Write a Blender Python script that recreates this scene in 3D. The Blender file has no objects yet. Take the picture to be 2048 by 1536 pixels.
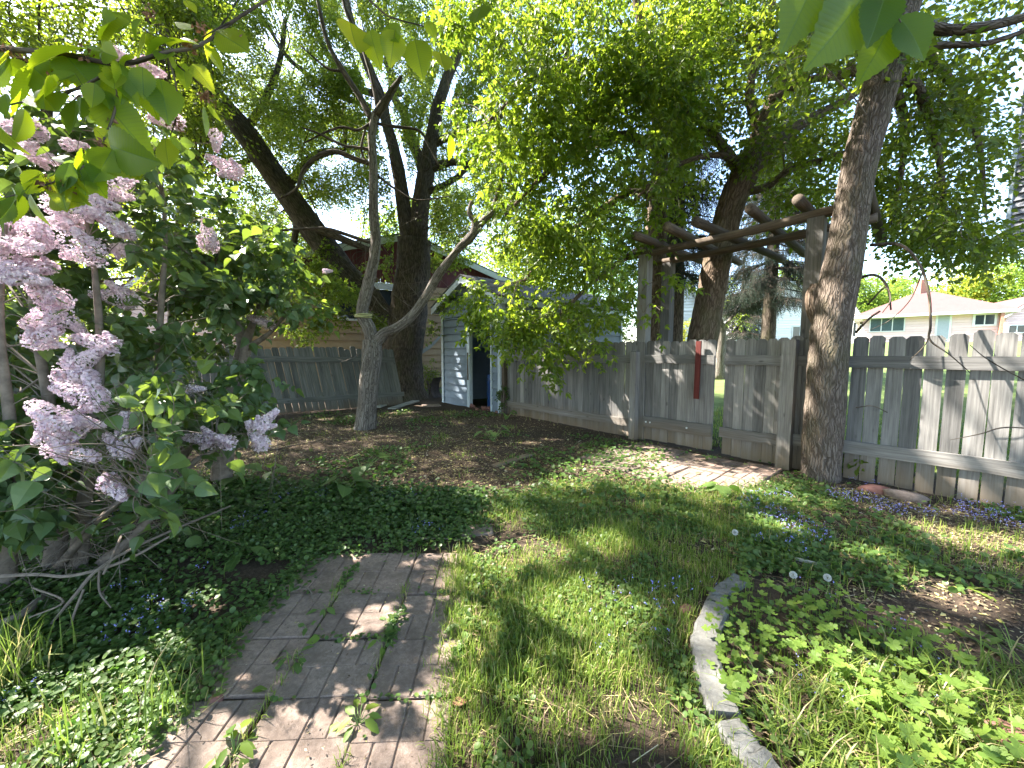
import bpy, math, random
import numpy as np
from mathutils import Vector
random.seed(7); rng = np.random.default_rng(11)
sc = bpy.context.scene
COL = sc.collection
PI = math.pi
# ------------------------------------------------------------------ camera model
FPX = 770.0; CX = 1024.0; CY = 768.0; EYE = 1.5
TH = math.atan(63/770.0); CT, ST = math.cos(TH), math.sin(TH)
cam_d = bpy.data.cameras.new('camera'); cam = bpy.data.objects.new('camera', cam_d); COL.objects.link(cam)
cam.location = (0, 0, EYE); cam.rotation_euler = (PI/2 - TH, 0, 0)
cam_d.sensor_width = 36; cam_d.lens = 36*FPX/2048; cam_d.clip_start = .05; cam_d.clip_end = 2000
sc.camera = cam
def ray(px, py):
    u, v = (px-CX)/FPX, (CY-py)/FPX
    return np.array([u, v*ST + CT, v*CT - ST])
def at(px, py, Y):
    d = ray(px, py); t = Y/d[1]
    return np.array([0, 0, EYE]) + d*t
def gnd(px, py, z=0.0):
    d = ray(px, py); t = (z-EYE)/d[2]
    return np.array([0, 0, EYE]) + d*t
def proj(P):
    P = np.asarray(P, float); q = P - np.array([0, 0, EYE])
    dep = q[..., 1]*CT - q[..., 2]*ST
    up = q[..., 1]*ST + q[..., 2]*CT
    dd = np.where(dep > .05, dep, np.nan)
    return CX + FPX*q[..., 0]/dd, CY - FPX*up/dd
def inpoly(x, y, poly):
    x = np.asarray(x); y = np.asarray(y); r = np.zeros(x.shape, bool); n = len(poly)
    for i in range(n):
        x0, y0 = poly[i]; x1, y1 = poly[(i+1) % n]
        if y0 == y1: continue
        c = ((y0 > y) != (y1 > y)) & (x < (x1-x0)*(y-y0)/(y1-y0)+x0)
        r ^= c
    return r
def unit(v):
    v = np.asarray(v, float); return v/np.maximum(np.linalg.norm(v, axis=-1, keepdims=True), 1e-9)
# ------------------------------------------------------------------ noise
def _h(i):
    i = (i.astype(np.int64)*374761393) & 0xffffffff
    i = ((i ^ (i >> 13))*1274126177) & 0xffffffff
    return ((i ^ (i >> 16)) & 0xffff)/65535.0
def vnoise(P, seed=0):
    P = np.asarray(P, float); f = np.floor(P).astype(np.int64); t = P-f; t = t*t*(3-2*t)
    out = 0
    k = P.shape[-1]
    for c in range(1 << k):
        w = 1; hsh = np.zeros(P.shape[:-1], np.int64) + seed*1013
        for a in range(k):
            b = (c >> a) & 1
            w = w*(t[..., a] if b else 1-t[..., a])
            hsh = hsh*7919 + (f[..., a]+b)*(a*2+31) + 12345
        out = out + w*_h(hsh)
    return out
def fbm(P, o=3, seed=0):
    s = 0; a = .5; P = np.asarray(P, float)
    for i in range(o):
        s = s + a*vnoise(P*(2**i), seed+i); a *= .5
    return s/(1-.5**o)
# ------------------------------------------------------------------ mesh accumulator
class Acc:
    def __init__(s): s.V = []; s.F = []; s.M = []; s.R = []; s.B = []; s.n = 0
    def add(s, V, polys, rnd=.5, bc=None, mat=0):
        V = np.asarray(V, float).reshape(-1, 3); m = len(V)
        if m == 0: return
        s.V.append(V); s.R.append(np.broadcast_to(np.asarray(rnd, float), (m,)))
        s.B.append(V if bc is None else np.asarray(bc, float).reshape(-1, 3))
        for p in polys:
            p = np.asarray(p, np.int64)
            if p.size == 0: continue
            s.F.append(p + s.n); s.M.append(np.full(len(p), mat, np.int32))
        s.n += m
    def build(s, name, mats, parent=None, smooth=False):
        me = bpy.data.meshes.new(name)
        V = np.concatenate(s.V)
        me.vertices.add(len(V)); me.vertices.foreach_set('co', V.astype(np.float32).ravel())
        loops = np.concatenate([f.ravel() for f in s.F]).astype(np.int32)
        tot = np.concatenate([np.full(len(f), f.shape[1], np.int32) for f in s.F])
        st = np.concatenate([[0], np.cumsum(tot)[:-1]]).astype(np.int32)
        me.loops.add(len(loops)); me.loops.foreach_set('vertex_index', loops)
        me.polygons.add(len(tot)); me.polygons.foreach_set('loop_start', st)
        me.polygons.foreach_set('loop_total', tot)
        for m in (mats if isinstance(mats, (list, tuple)) else [mats]): me.materials.append(m)
        me.polygons.foreach_set('material_index', np.concatenate(s.M))
        me.polygons.foreach_set('use_smooth', np.full(len(tot), bool(smooth)))
        me.update(calc_edges=True)
        a = me.attributes.new('rnd', 'FLOAT', 'POINT'); a.data.foreach_set('value', np.concatenate(s.R).astype(np.float32))
        a = me.attributes.new('bc', 'FLOAT_VECTOR', 'POINT'); a.data.foreach_set('vector', np.concatenate(s.B).astype(np.float32).ravel())
        o = bpy.data.objects.new(name, me); COL.objects.link(o)
        if parent is not None:
            o.parent = parent; o.matrix_parent_inverse = parent.matrix_world.inverted() if False else o.matrix_parent_inverse
            l = parent.location; o.location = (-l[0], -l[1], -l[2])
            pp = parent.parent
            if pp is not None: o.location = (0, 0, 0)
        return o
def tag(o, label=None, cat=None, group=None, kind=None):
    if label: o['label'] = label
    if cat: o['category'] = cat
    if group: o['group'] = group
    if kind: o['kind'] = kind
    return o
def thing(name, label, cat, loc=(0, 0, 0), group=None):
    o = bpy.data.objects.new(name, None); COL.objects.link(o); o.location = tuple(float(c) for c in loc)
    o.empty_display_size = .2
    return tag(o, label, cat, group)
# ------------------------------------------------------------------ shapes
BOXF = [np.array([[0, 3, 2, 1], [4, 5, 6, 7], [0, 1, 5, 4], [1, 2, 6, 5], [2, 3, 7, 6], [3, 0, 4, 7]])]
def box(acc, o, ux, uy, uz, rnd=None, mat=0, jit=0.0, grain=2):
    """box from corner o along the three edge vectors; bc = local metres (grain axis -> z)"""
    o, ux, uy, uz = (np.asarray(a, float) for a in (o, ux, uy, uz))
    if np.dot(np.cross(ux, uy), uz) < 0:          # keep the faces outward
        o = o + ux; ux = -ux
    V = np.array([o, o+ux, o+ux+uy, o+uy, o+uz, o+ux+uz, o+ux+uy+uz, o+uy+uz])
    if jit: V = V + rng.normal(0, jit, V.shape)
    lx, ly, lz = (np.linalg.norm(a) for a in (ux, uy, uz))
    loc = np.array([[0, 0, 0], [lx, 0, 0], [lx, ly, 0], [0, ly, 0], [0, 0, lz], [lx, 0, lz], [lx, ly, lz], [0, ly, lz]])
    order = {0: (1, 2, 0), 1: (0, 2, 1), 2: (0, 1, 2)}[grain]
    off = rng.uniform(0, 50, 3)
    r = rng.random() if rnd is None else rnd
    acc.add(V, BOXF, r, loc[:, order]+off, mat)
def catmull(P, n):
    P = np.asarray(P, float)
    if len(P) < 3:
        t = np.linspace(0, 1, n+1)[:, None]; return P[0]*(1-t)+P[-1]*t
    Q = np.vstack([2*P[0]-P[1], P, 2*P[-1]-P[-2]]); out = []
    for i in range(1, len(Q)-2):
        for t in np.arange(n)/n:
            a, b, c, d = Q[i-1], Q[i], Q[i+1], Q[i+2]
            out.append(.5*((2*b)+(-a+c)*t+(2*a-5*b+4*c-d)*t*t+(-a+3*b-3*c+d)*t**3))
    out.append(P[-1]); return np.array(out)
def frames(P):
    T = np.gradient(P, axis=0); T = unit(T); N = np.zeros_like(P)
    a = np.array([1., 0, 0]) if abs(T[0, 0]) < .8 else np.array([0, 1., 0])
    n = unit(np.cross(T[0], a))
    for i in range(len(P)):
        n = unit(n - T[i]*np.dot(n, T[i])); N[i] = n
    return T, N, np.cross(T, N)
def tube(acc, P, R, segs=8, n=6, amp=0.0, freq=6.0, rnd=None, mat=0, cap=True, ridge=0.0, flare=None):
    """smooth tube through P (k,3) with radii R (k,), lumpy by amp (share of the radius)"""
    P = np.asarray(P, float); R = np.asarray(R, float)
    X = catmull(np.column_stack([P, R]), n); P, R = X[:, :3], np.maximum(X[:, 3], 1e-4)
    T, N, B = frames(P)
    L = np.concatenate([[0], np.cumsum(np.linalg.norm(np.diff(P, axis=0), axis=1))])
    a = np.arange(segs)*2*PI/segs
    ca, sa = np.cos(a), np.sin(a)
    off = rng.uniform(0, 40)
    bc = np.stack([np.outer(R, ca), np.outer(R, sa), np.repeat(L[:, None], segs, 1)+off], -1)
    rr = np.repeat(R[:, None], segs, 1)
    if amp: rr = rr*(1+amp*(fbm(bc*freq*np.array([1, 1, .35]), 3, 5)-.5)*2)
    if ridge: rr = rr + ridge*(np.abs(vnoise(bc*np.array([34, 34, 5.]), 3)-.5)*2-.4) + ridge*.6*(vnoise(bc*np.array([80, 80, 14.]), 8)-.5)
    if flare is not None:   # (height, amount, lobes)
        hgt, amt, lb = flare
        f = np.exp(-(L/hgt)*2.2)[:, None]
        rr = rr*(1+f*amt*(.55+.45*np.sin(a*lb+1.0))[None, :])
    V = P[:, None]+rr[..., None]*(ca[None, :, None]*N[:, None]+sa[None, :, None]*B[:, None])
    m = len(P); i = np.arange(m-1)[:, None]*segs; j = np.arange(segs)[None, :]; k = (j+1) % segs
    q = np.stack([i+j, i+k, i+segs+k, i+segs+j], -1).reshape(-1, 4)
    V = V.reshape(-1, 3); bcs = bc.reshape(-1, 3); polys = [q]
    if cap:
        V = np.vstack([V, P[0], P[-1]]); bcs = np.vstack([bcs, [0, 0, off], [0, 0, L[-1]+off]])
        jj = np.arange(segs); kk = (jj+1) % segs; b = (m-1)*segs
        polys += [np.stack([np.full(segs, m*segs), kk, jj], -1), np.stack([np.full(segs, m*segs+1), b+jj, b+kk], -1)]
    acc.add(V, polys, rng.random() if rnd is None else rnd, bcs, mat)
def pxtube(acc, pts, segs=8, n=6, **k):
    """pts: (px, py, Y, radius in photo pixels)"""
    P = []; R = []
    for px, py, Y, r in pts:
        p = at(px, py, Y); P.append(p); R.append(r/FPX*(p[1]*CT-(p[2]-EYE)*ST))
    tube(acc, P, R, segs, n, **k)
    return np.array(P), np.array(R)
# ------------------------------------------------------------------ node materials
def new_mat(name):
    m = bpy.data.materials.new(name); m.use_nodes = True
    nt = m.node_tree; nt.nodes.clear()
    out = nt.nodes.new('ShaderNodeOutputMaterial')
    return m, nt, out
def N(nt, typ, **kw):
    n = nt.nodes.new('ShaderNode'+typ)
    for k, v in kw.items():
        if k in n.inputs: n.inputs[k].default_value = v
        else: setattr(n, k, v)
    return n
def attr(nt, name):
    n = nt.nodes.new('ShaderNodeAttribute'); n.attribute_name = name; return n
def ramp(nt, fac, stops):
    n = nt.nodes.new('ShaderNodeValToRGB'); cr = n.color_ramp
    while len(cr.elements) < len(stops): cr.elements.new(.5)
    for e, (p, c) in zip(cr.elements, stops): e.position = p; e.color = (*c, 1) if len(c) == 3 else c
    nt.links.new(fac, n.inputs[0]); return n.outputs[0]
def noise(nt, vec, scale, detail=3, rough=.6, st=(1, 1, 1), typ=None):
    mp = nt.nodes.new('ShaderNodeMapping'); mp.inputs['Scale'].default_value = st
    nt.links.new(vec, mp.inputs['Vector'])
    n = nt.nodes.new('ShaderNodeTexNoise'); n.inputs['Scale'].default_value = scale
    n.inputs['Detail'].default_value = detail; n.inputs['Roughness'].default_value = rough
    nt.links.new(mp.outputs[0], n.inputs['Vector']); return n.outputs[0]
def mix(nt, fac, a, b, mode='MIX'):
    n = nt.nodes.new('ShaderNodeMix'); n.data_type = 'RGBA'; n.blend_type = mode
    for s, v in ((n.inputs[0], fac), (n.inputs[6], a), (n.inputs[7], b)):
        if isinstance(v, (int, float)): s.default_value = v
        elif isinstance(v, (tuple, list)): s.default_value = (*v, 1)
        else: nt.links.new(v, s)
    return n.outputs[2]
def mth(nt, op, a, b=None):
    n = nt.nodes.new('ShaderNodeMath'); n.operation = op
    for s, v in ((n.inputs[0], a), (n.inputs[1], b)):
        if v is None: continue
        if isinstance(v, (int, float)): s.default_value = v
        else: nt.links.new(v, s)
    return n.outputs[0]
def bump(nt, h, strength=.5, dist=.01):
    n = nt.nodes.new('ShaderNodeBump'); n.inputs['Strength'].default_value = strength; n.inputs['Distance'].default_value = dist
    nt.links.new(h, n.inputs['Height']); return n.outputs[0]
def finish(nt, out, col, rough=.8, spec=.3, nrm=None):
    b = nt.nodes.new('ShaderNodeBsdfPrincipled')
    if isinstance(col, (tuple, list)): b.inputs['Base Color'].default_value = (*col, 1)
    else: nt.links.new(col, b.inputs['Base Color'])
    if isinstance(rough, (int, float)): b.inputs['Roughness'].default_value = rough
    else: nt.links.new(rough, b.inputs['Roughness'])
    b.inputs['Specular IOR Level'].default_value = spec
    if nrm is not None: nt.links.new(nrm, b.inputs['Normal'])
    nt.links.new(b.outputs[0], out.inputs[0]); return b
def plain(name, col, rough=.7, spec=.3, var=.15, scale=8, bmp=0.0):
    m, nt, out = new_mat(name); v = attr(nt, 'bc').outputs['Vector']
    n = noise(nt, v, scale, 4)
    c = ramp(nt, n, [(.25, tuple(x*(1-var) for x in col)), (.75, tuple(min(1, x*(1+var)) for x in col))])
    c = mix(nt, 1.0, c, ramp(nt, attr(nt, 'rnd').outputs['Fac'], [(0, (.9, .9, .9)), (1, (1.09, 1.09, 1.09))]), 'MULTIPLY')
    st = noise(nt, v, 1.6, 5, .7, (1, 1, .5)); c = mix(nt, ramp(nt, st, [(.5, (0, 0, 0)), (.8, (min(.5, var*2.2),)*3)]), c, tuple(x*.45 for x in col))
    finish(nt, out, c, rough, spec, bump(nt, n, bmp, .01) if bmp else None); return m
def leaf_mat(name, stops, tstops, tmix=.45, rough=.45, spec=.35, veins=0):
    m, nt, out = new_mat(name); r = attr(nt, 'rnd').outputs['Fac']
    c = ramp(nt, r, stops); t = ramp(nt, r, tstops)
    nrm = None
    if veins:
        sep = nt.nodes.new('ShaderNodeSeparateXYZ'); nt.links.new(attr(nt, 'bc').outputs['Vector'], sep.inputs[0])
        ab = mth(nt, 'ABSOLUTE', sep.outputs[1])
        ph = mth(nt, 'SUBTRACT', sep.outputs[0], mth(nt, 'MULTIPLY', ab, .55))
        w = mth(nt, 'ABSOLUTE', mth(nt, 'SINE', mth(nt, 'MULTIPLY', ph, veins)))
        blot = noise(nt, attr(nt, 'bc').outputs['Vector'], 6, 4, .7); c = mix(nt, ramp(nt, blot, [(.55, (0, 0, 0)), (.75, (.5, .5, .5))]), c, (.13, .14, .03))
        line = mth(nt, 'POWER', mth(nt, 'SUBTRACT', 1.0, w), 3.0)
        mid = mth(nt, 'LESS_THAN', ab, .012)
        vn = mth(nt, 'MAXIMUM', mth(nt, 'MULTIPLY', line, .5), mid)
        c = mix(nt, mth(nt, 'MULTIPLY', vn, .6), c, (.20, .32, .08))
        t = mix(nt, mth(nt, 'MULTIPLY', vn, .55), t, (.10, .2, .01))
        nrm = bump(nt, mth(nt, 'POWER', w, .5), .2, .002)
    b = finish(nt, out, c, rough, spec, nrm)
    tr = nt.nodes.new('ShaderNodeBsdfTranslucent'); nt.links.new(t, tr.inputs[0])
    mx = nt.nodes.new('ShaderNodeMixShader'); mx.inputs[0].default_value = tmix
    nt.links.new(b.outputs[0], mx.inputs[1]); nt.links.new(tr.outputs[0], mx.inputs[2])
    nt.links.new(mx.outputs[0], out.inputs[0]); return m
def bark_mat(name, dark, mid, light, scale=22, stretch=.22, bst=.9, moss=0.0):
    m, nt, out = new_mat(name); v = attr(nt, 'bc').outputs['Vector']
    n1 = noise(nt, v, scale, 5, .65, (1, 1, stretch))
    n2 = noise(nt, v, 3.5, 4, .6, (1, 1, .5))
    vo = nt.nodes.new('ShaderNodeTexVoronoi'); vo.inputs['Scale'].default_value = scale*1.1
    mp = nt.nodes.new('ShaderNodeMapping'); mp.inputs['Scale'].default_value = (1, 1, stretch*.8)
    wv = mix(nt, .06, v, noise(nt, v, 9, 2))
    nt.links.new(wv, mp.inputs[0]); nt.links.new(mp.outputs[0], vo.inputs['Vector'])
    vo.feature = 'DISTANCE_TO_EDGE'
    ed = ramp(nt, vo.outputs['Distance'], [(.0, (0, 0, 0)), (.22, (1, 1, 1))])
    h = mth(nt, 'ADD', mth(nt, 'MULTIPLY', n1, .8), mth(nt, 'MULTIPLY', ed, .5))
    c = ramp(nt, h, [(.3, dark), (.62, mid), (1.0, light)])
    c = mix(nt, mth(nt, 'MULTIPLY', n2, .55), c, tuple(x*.75 for x in mid))
    if moss: c = mix(nt, ramp(nt, n2, [(.5, (0, 0, 0)), (.75, (moss, moss, moss))]), c, (.10, .12, .04))
    finish(nt, out, c, .9, .15, bump(nt, h, bst, .02)); return m
def wood_mat(name, dark, mid, light, tan=None, tanz=.3, knots=True, var=.25):
    """weathered board: bc = metres in the board's own frame, grain along z; tan = soil-splash tint low down"""
    m, nt, out = new_mat(name); v = attr(nt, 'bc').outputs['Vector']; r = attr(nt, 'rnd').outputs['Fac']
    g = noise(nt, v, 55, 5, .7, (1, 1, .035))
    g2 = noise(nt, v, 9, 3, .55, (1, 1, .12))
    gg = mth(nt, 'ADD', mth(nt, 'MULTIPLY', g, .65), mth(nt, 'MULTIPLY', g2, .35))
    c = ramp(nt, gg, [(.3, dark), (.5, mid), (.72, light)])
    if knots:
        vo = nt.nodes.new('ShaderNodeTexVoronoi'); vo.inputs['Scale'].default_value = 6.5
        mp = nt.nodes.new('ShaderNodeMapping'); mp.inputs['Scale'].default_value = (1, 1, .45)
        nt.links.new(v, mp.inputs[0]); nt.links.new(mp.outputs[0], vo.inputs['Vector'])
        k = ramp(nt, vo.outputs['Distance'], [(.05, (1, 1, 1)), (.13, (0, 0, 0))])
        c = mix(nt, mth(nt, 'MULTIPLY', k, .6), c, tuple(x*.45 for x in dark))
    sh = ramp(nt, r, [(0, (1-var,)*3), (.5, (1, 1, 1)), (1, (1+var, 1+var*.95, 1+var*.85))])
    c = mix(nt, 1.0, c, sh, 'MULTIPLY')
    if tan:
        geo = nt.nodes.new('ShaderNodeNewGeometry'); sep = nt.nodes.new('ShaderNodeSeparateXYZ'); nt.links.new(geo.outputs['Position'], sep.inputs[0])
        z = mth(nt, 'ADD', sep.outputs[2], mth(nt, 'MULTIPLY', mth(nt, 'SUBTRACT', g2, .5), .35))
        k = ramp(nt, z, [(0.02, (.75, .75, .75)), (tanz, (0, 0, 0))])
        c = mix(nt, k, c, tan)
    finish(nt, out, c, .85, .2, bump(nt, gg, .45, .006)); return m
# ------------------------------------------------------------------ fence line & terrain
FA = gnd(2020, 1020)[:2]; FB = gnd(1006, 826)[:2]
FD = unit(FB-FA); FN = np.array([FD[1], -FD[0]])           # along the fence (away), outward
if np.dot(FN, FA) < 0: FN = -FN
FH = 1.69
def F(px, z=.75):
    """fence-line point seen at column px"""
    u = (px-CX)/FPX
    # X = u*(Y*CT - (z-EYE)*ST)
    c = u*(-(z-EYE)*ST); k = u*CT
    # FA + t*FD : X - k*Y = c
    t = (c - FA[0] + k*FA[1])/(FD[0]-k*FD[1])
    return FA+t*FD
def sm(x): x = np.clip(x, 0, 1); return x*x*(3-2*x)
def gz(x, y):
    x = np.asarray(x, float); y = np.asarray(y, float)
    P = np.stack([x, y], -1)
    s = (x-FA[0])*FN[0]+(y-FA[1])*FN[1]
    z = .05*(fbm(P*.9, 2, 21)-.5)*sm((np.hypot(x, y)-1.2)/2.5) + .025*(fbm(P*4, 2, 22)-.5)
    z = z + 2.1*sm((s-2.5)/24)
    return z
def g3(x, y, dz=0): return np.array([x, y, float(gz(x, y))+dz])
def G(px, py):
    """terrain point seen at a pixel"""
    z = 0.0
    for _ in range(6):
        p = gnd(px, py, z); z = float(gz(p[0], p[1]))
    return np.array([p[0], p[1], z])
# ------------------------------------------------------------------ light
SUN = unit(np.array([-.80, .30, .95]))
ld = bpy.data.lights.new('sun', 'SUN'); ld.energy = 5.0; ld.angle = math.radians(.55); ld.color = (1, .94, .86)
lo = bpy.data.objects.new('sun', ld); COL.objects.link(lo)
lo.rotation_euler = Vector(SUN).to_track_quat('Z', 'Y').to_euler()
w = bpy.data.worlds.new('World'); sc.world = w; w.use_nodes = True
wt = w.node_tree; bg = wt.nodes['Background']
sky = wt.nodes.new('ShaderNodeTexSky'); sky.sky_type = 'NISHITA'; sky.sun_disc = False
sky.sun_elevation = math.asin(SUN[2]); sky.sun_rotation = math.atan2(SUN[0], SUN[1])
sky.air_density = 1.0; sky.dust_density = 1.2; sky.ozone_density = 1.0
wt.links.new(sky.outputs[0], bg.inputs[0]); bg.inputs[1].default_value = .145
sc.view_settings.view_transform = 'Standard'; sc.view_settings.look = 'None'
sc.view_settings.exposure = 2.8; sc.view_settings.gamma = 1
sc.render.engine = 'CYCLES'
cy = sc.cycles
cy.max_bounces = 8; cy.diffuse_bounces = 5; cy.glossy_bounces = 2; cy.transmission_bounces = 4; cy.transparent_max_bounces = 4
cy.caustics_reflective = False; cy.caustics_refractive = False; cy.sample_clamp_indirect = 6
cy.use_denoising = True
try: cy.denoiser = 'OPENIMAGEDENOISE'; cy.denoising_prefilter = 'ACCURATE'
except Exception: pass
# ================================================================== materials
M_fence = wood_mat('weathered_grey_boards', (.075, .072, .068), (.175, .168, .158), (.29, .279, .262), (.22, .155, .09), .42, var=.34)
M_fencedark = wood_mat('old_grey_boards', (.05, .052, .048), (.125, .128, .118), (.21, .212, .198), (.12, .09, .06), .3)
M_log = wood_mat('weathered_logs', (.045, .034, .025), (.11, .085, .064), (.20, .165, .13), None)
M_plank = wood_mat('old_planks', (.13, .125, .11), (.27, .26, .23), (.4, .39, .35), None)
M_red = wood_mat('flaking_red_paint', (.04, .013, .011), (.095, .022, .019), (.13, .04, .032), None, .3, False)
M_white = plain('white_paint', (.62, .63, .62), .5, .4, .08)
M_rake = plain('white_blue_trim', (.5, .56, .6), .5, .4, .12)
M_blue = plain('pale_blue_siding', (.165, .21, .26), .55, .4, .12, 5)
M_tan = plain('tan_siding', (.33, .235, .14), .6, .3, .12, 4)
M_redgable = plain('dark_red_siding', (.085, .020, .020), .6, .3, .2, 5)
M_shingle = plain('dark_shingles', (.09, .085, .08), .95, .2, .5, 18, .5)
M_pink = plain('pinkish_shingles', (.15, .078, .070), .95, .2, .12, 14, .3)
M_cream = plain('cream_siding', (.74, .54, .50), .6, .3, .05, 4)
M_grey = plain('grey_siding', (.19, .195, .215), .55, .35, .1, 4)
M_pale = plain('pale_siding', (.72, .70, .68), .6, .3, .05, 4)
M_rosy = plain('rosy_siding', (.70, .55, .50), .6, .3, .08, 4)
M_brick = plain('red_brickwork', (.36, .17, .12), .9, .2, .35, 20, .4)
M_glass = plain('dark_window', (.03, .04, .045), .08, .6, .1)
M_screen = plain('teal_curtain', (.045, .075, .075), .4, .4, .2, 9)
M_door = plain('grey_door', (.30, .33, .36), .5, .4, .06)
M_metal = plain('galvanised_strip', (.30, .32, .32), .4, .6, .15)
M_rust = plain('rusty_sheet', (.06, .045, .04), .7, .4, .5, 9)
M_barrel = plain('blue_plastic', (.015, .05, .16), .35, .5, .1)
M_bolt = plain('zinc_bolts', (.6, .62, .62), .35, .6, .1)
M_rope = plain('yellow_rope', (.42, .42, .20), .8, .2, .2, 40)
M_conc = None
def concrete(name, dark, mid, light, sc_=1.0, green=0.35):
    m, nt, out = new_mat(name); v = attr(nt, 'bc').outputs['Vector']
    n1 = noise(nt, v, 260*sc_, 3, .8); n2 = noise(nt, v, 7*sc_, 5, .65); n3 = noise(nt, v, 45*sc_, 4, .7)
    c = ramp(nt, mth(nt, 'ADD', mth(nt, 'MULTIPLY', n1, .45), mth(nt, 'MULTIPLY', n3, .55)), [(.33, dark), (.5, mid), (.68, light)])
    c = mix(nt, ramp(nt, n2, [(.42, (0, 0, 0)), (.7, (.8, .8, .8))]), c, tuple(x*.55 for x in mid))
    r = attr(nt, 'rnd').outputs['Fac']
    c = mix(nt, 1.0, c, ramp(nt, r, [(0, (.82, .80, .80)), (.5, (1, 1, 1)), (1, (1.18, 1.08, 1.02))]), 'MULTIPLY')
    h = mth(nt, 'ADD', n1, mth(nt, 'MULTIPLY', n3, 1.2))
    finish(nt, out, c, .92, .2, bump(nt, h, .8, .004)); return m
M_slab = concrete('brown_grey_paving', (.14, .108, .088), (.26, .202, .165), (.385, .315, .265))
M_slabred = concrete('reddish_paving', (.15, .11, .086), (.25, .19, .153), (.35, .28, .235))
M_edge = concrete('grey_concrete_edging', (.10, .098, .09), (.19, .186, .172), (.29, .285, .265))
M_rubble = plain('reddish_rubble', (.22, .11, .09), .95, .1, .4, 15, .4)
# bark
M_bark_r = bark_mat('furrowed_brown_bark', (.045, .034, .026), (.135, .105, .082), (.24, .195, .16), 38, .16, 1.0, .25)
M_bark_b = bark_mat('dark_bark', (.026, .021, .017), (.085, .067, .052), (.16, .13, .10), 20, .2, .9, .3)
M_bark_l = bark_mat('leaning_tree_bark', (.045, .032, .022), (.14, .10, .07), (.25, .19, .14), 24, .2, .9, .4)
M_bark_d = bark_mat('silvery_deadwood', (.045, .037, .03), (.165, .142, .12), (.34, .31, .27), 34, .05, .9)
M_twig = plain('dark_twigs', (.075, .058, .045), .9, .2, .4, 20)
M_twigl = plain('grey_twigs', (.19, .155, .125), .9, .2, .4, 20)
# ================================================================== ground
def ground_mat():
    m, nt, out = new_mat('soil_and_lawn'); geo = nt.nodes.new('ShaderNodeNewGeometry'); v = geo.outputs['Position']
    n1 = noise(nt, v, 38, 6, .75); n2 = noise(nt, v, 2.2, 5, .6); n3 = noise(nt, v, 140, 3, .7)
    k = mth(nt, 'ADD', mth(nt, 'MULTIPLY', n1, .6), mth(nt, 'MULTIPLY', n3, .4))
    soil = ramp(nt, k, [(.32, (.028, .020, .015)), (.5, (.075, .054, .039)), (.7, (.17, .128, .092))])
    soil = mix(nt, ramp(nt, n2, [(.4, (0, 0, 0)), (.65, (.7, .7, .7))]), soil, (.065, .05, .038))
    lawn = ramp(nt, mth(nt, 'ADD', mth(nt, 'MULTIPLY', n3, .5), mth(nt, 'MULTIPLY', n2, .5)), [(.35, (.07, .10, .03)), (.5, (.12, .165, .05)), (.68, (.18, .23, .08))])
    c = mix(nt, attr(nt, 'rnd').outputs['Fac'], soil, lawn)
    finish(nt, out, c, .95, .1, bump(nt, k, .9, .02)); return m
def axis(a, b, dense0, dense1, step, grow=1.16):
    xs = list(np.arange(dense0, dense1, step)); s = step; x = dense0; L = []
    while x > a: s *= grow; x -= s; L.append(x)
    s = step; x = xs[-1]; Rr = []
    while x < b: s *= grow; x += s; Rr.append(x)
    return np.array(L[::-1]+xs+Rr)
gx = axis(-420, 420, -5, 6, .05); gy = axis(-60, 700, .6, 9, .05)
XX, YY = np.meshgrid(gx, gy); ZZ = gz(XX, YY)
sF = (XX-FA[0])*FN[0]+(YY-FA[1])*FN[1]
lawn = np.maximum(sm((sF-.5)/1.2), sm((YY-19)/3))
acc = Acc(); ny, nx = XX.shape
i = (np.arange(ny-1)[:, None]*nx+np.arange(nx-1)[None, :])
acc.add(np.stack([XX, YY, ZZ], -1), [np.stack([i, i+1, i+nx+1, i+nx], -1).reshape(-1, 4)], lawn.ravel())
tag(acc.build('ground', ground_mat(), smooth=True), kind='structure')

# ================================================================== fence along the yard
def along(p, d2, s, out=0.0, z=0.0):
    n2 = np.array([d2[1], -d2[0]])
    if np.dot(n2, FN) < 0: n2 = -n2
    q = p + d2*s + n2*out; return np.array([q[0], q[1], z])
def v3(d2, z=0.0): return np.array([d2[0], d2[1], z])
def pickets(acc, p0, p1, H, w, gap, th=.018, top=True, shear=0.0, lean=0.0, zb=0.0, outd=FN, hjit=.008, zfun=None):
    """dog-eared boards from p0 to p1 (2-D), the camera side of the boards on the line"""
    d = unit(p1-p0); L = np.linalg.norm(p1-p0); n = max(1, int(round(L/(w+gap)))); st = L/n
    for k in range(n):
        a = k*st + gap/2 + rng.normal(0, gap*.2); bw = st-gap+rng.normal(0, gap*.15)
        h = H + rng.normal(0, hjit); c = min(.03, bw*.27); o = rng.normal(0, .0025)
        b0 = rng.uniform(.0, .02)
        zt = 0 if zfun is None else zfun((a+bw/2)/L)
        prof = [(a, b0), (a+bw, b0), (a+bw, h-c), (a+bw-c, h), (a+c, h), (a, h-c)]
        tl = rng.normal(0, .003)
        V = []
        for t in (o, o+th):
            for (s, z) in prof:
                ss = s + shear*z + tl*z
                q = p0 + d*ss + outd*(t + lean*z)
                V.append((q[0], q[1], z+zb+zt))
        off = rng.uniform(0, 40, 3)
        bc = [(s-a+off[0], t*3+off[1], z+off[2]) for t in (0, th) for (s, z) in prof]
        q = [[0, 1, 2, 5], [5, 2, 3, 4], [7, 6, 11, 8], [8, 11, 10, 9]]
        sd = [[i, i+6, (i+1) % 6+6, (i+1) % 6] for i in range(6)]
        acc.add(V, [np.array(q+sd)], rng.random(), bc)
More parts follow.
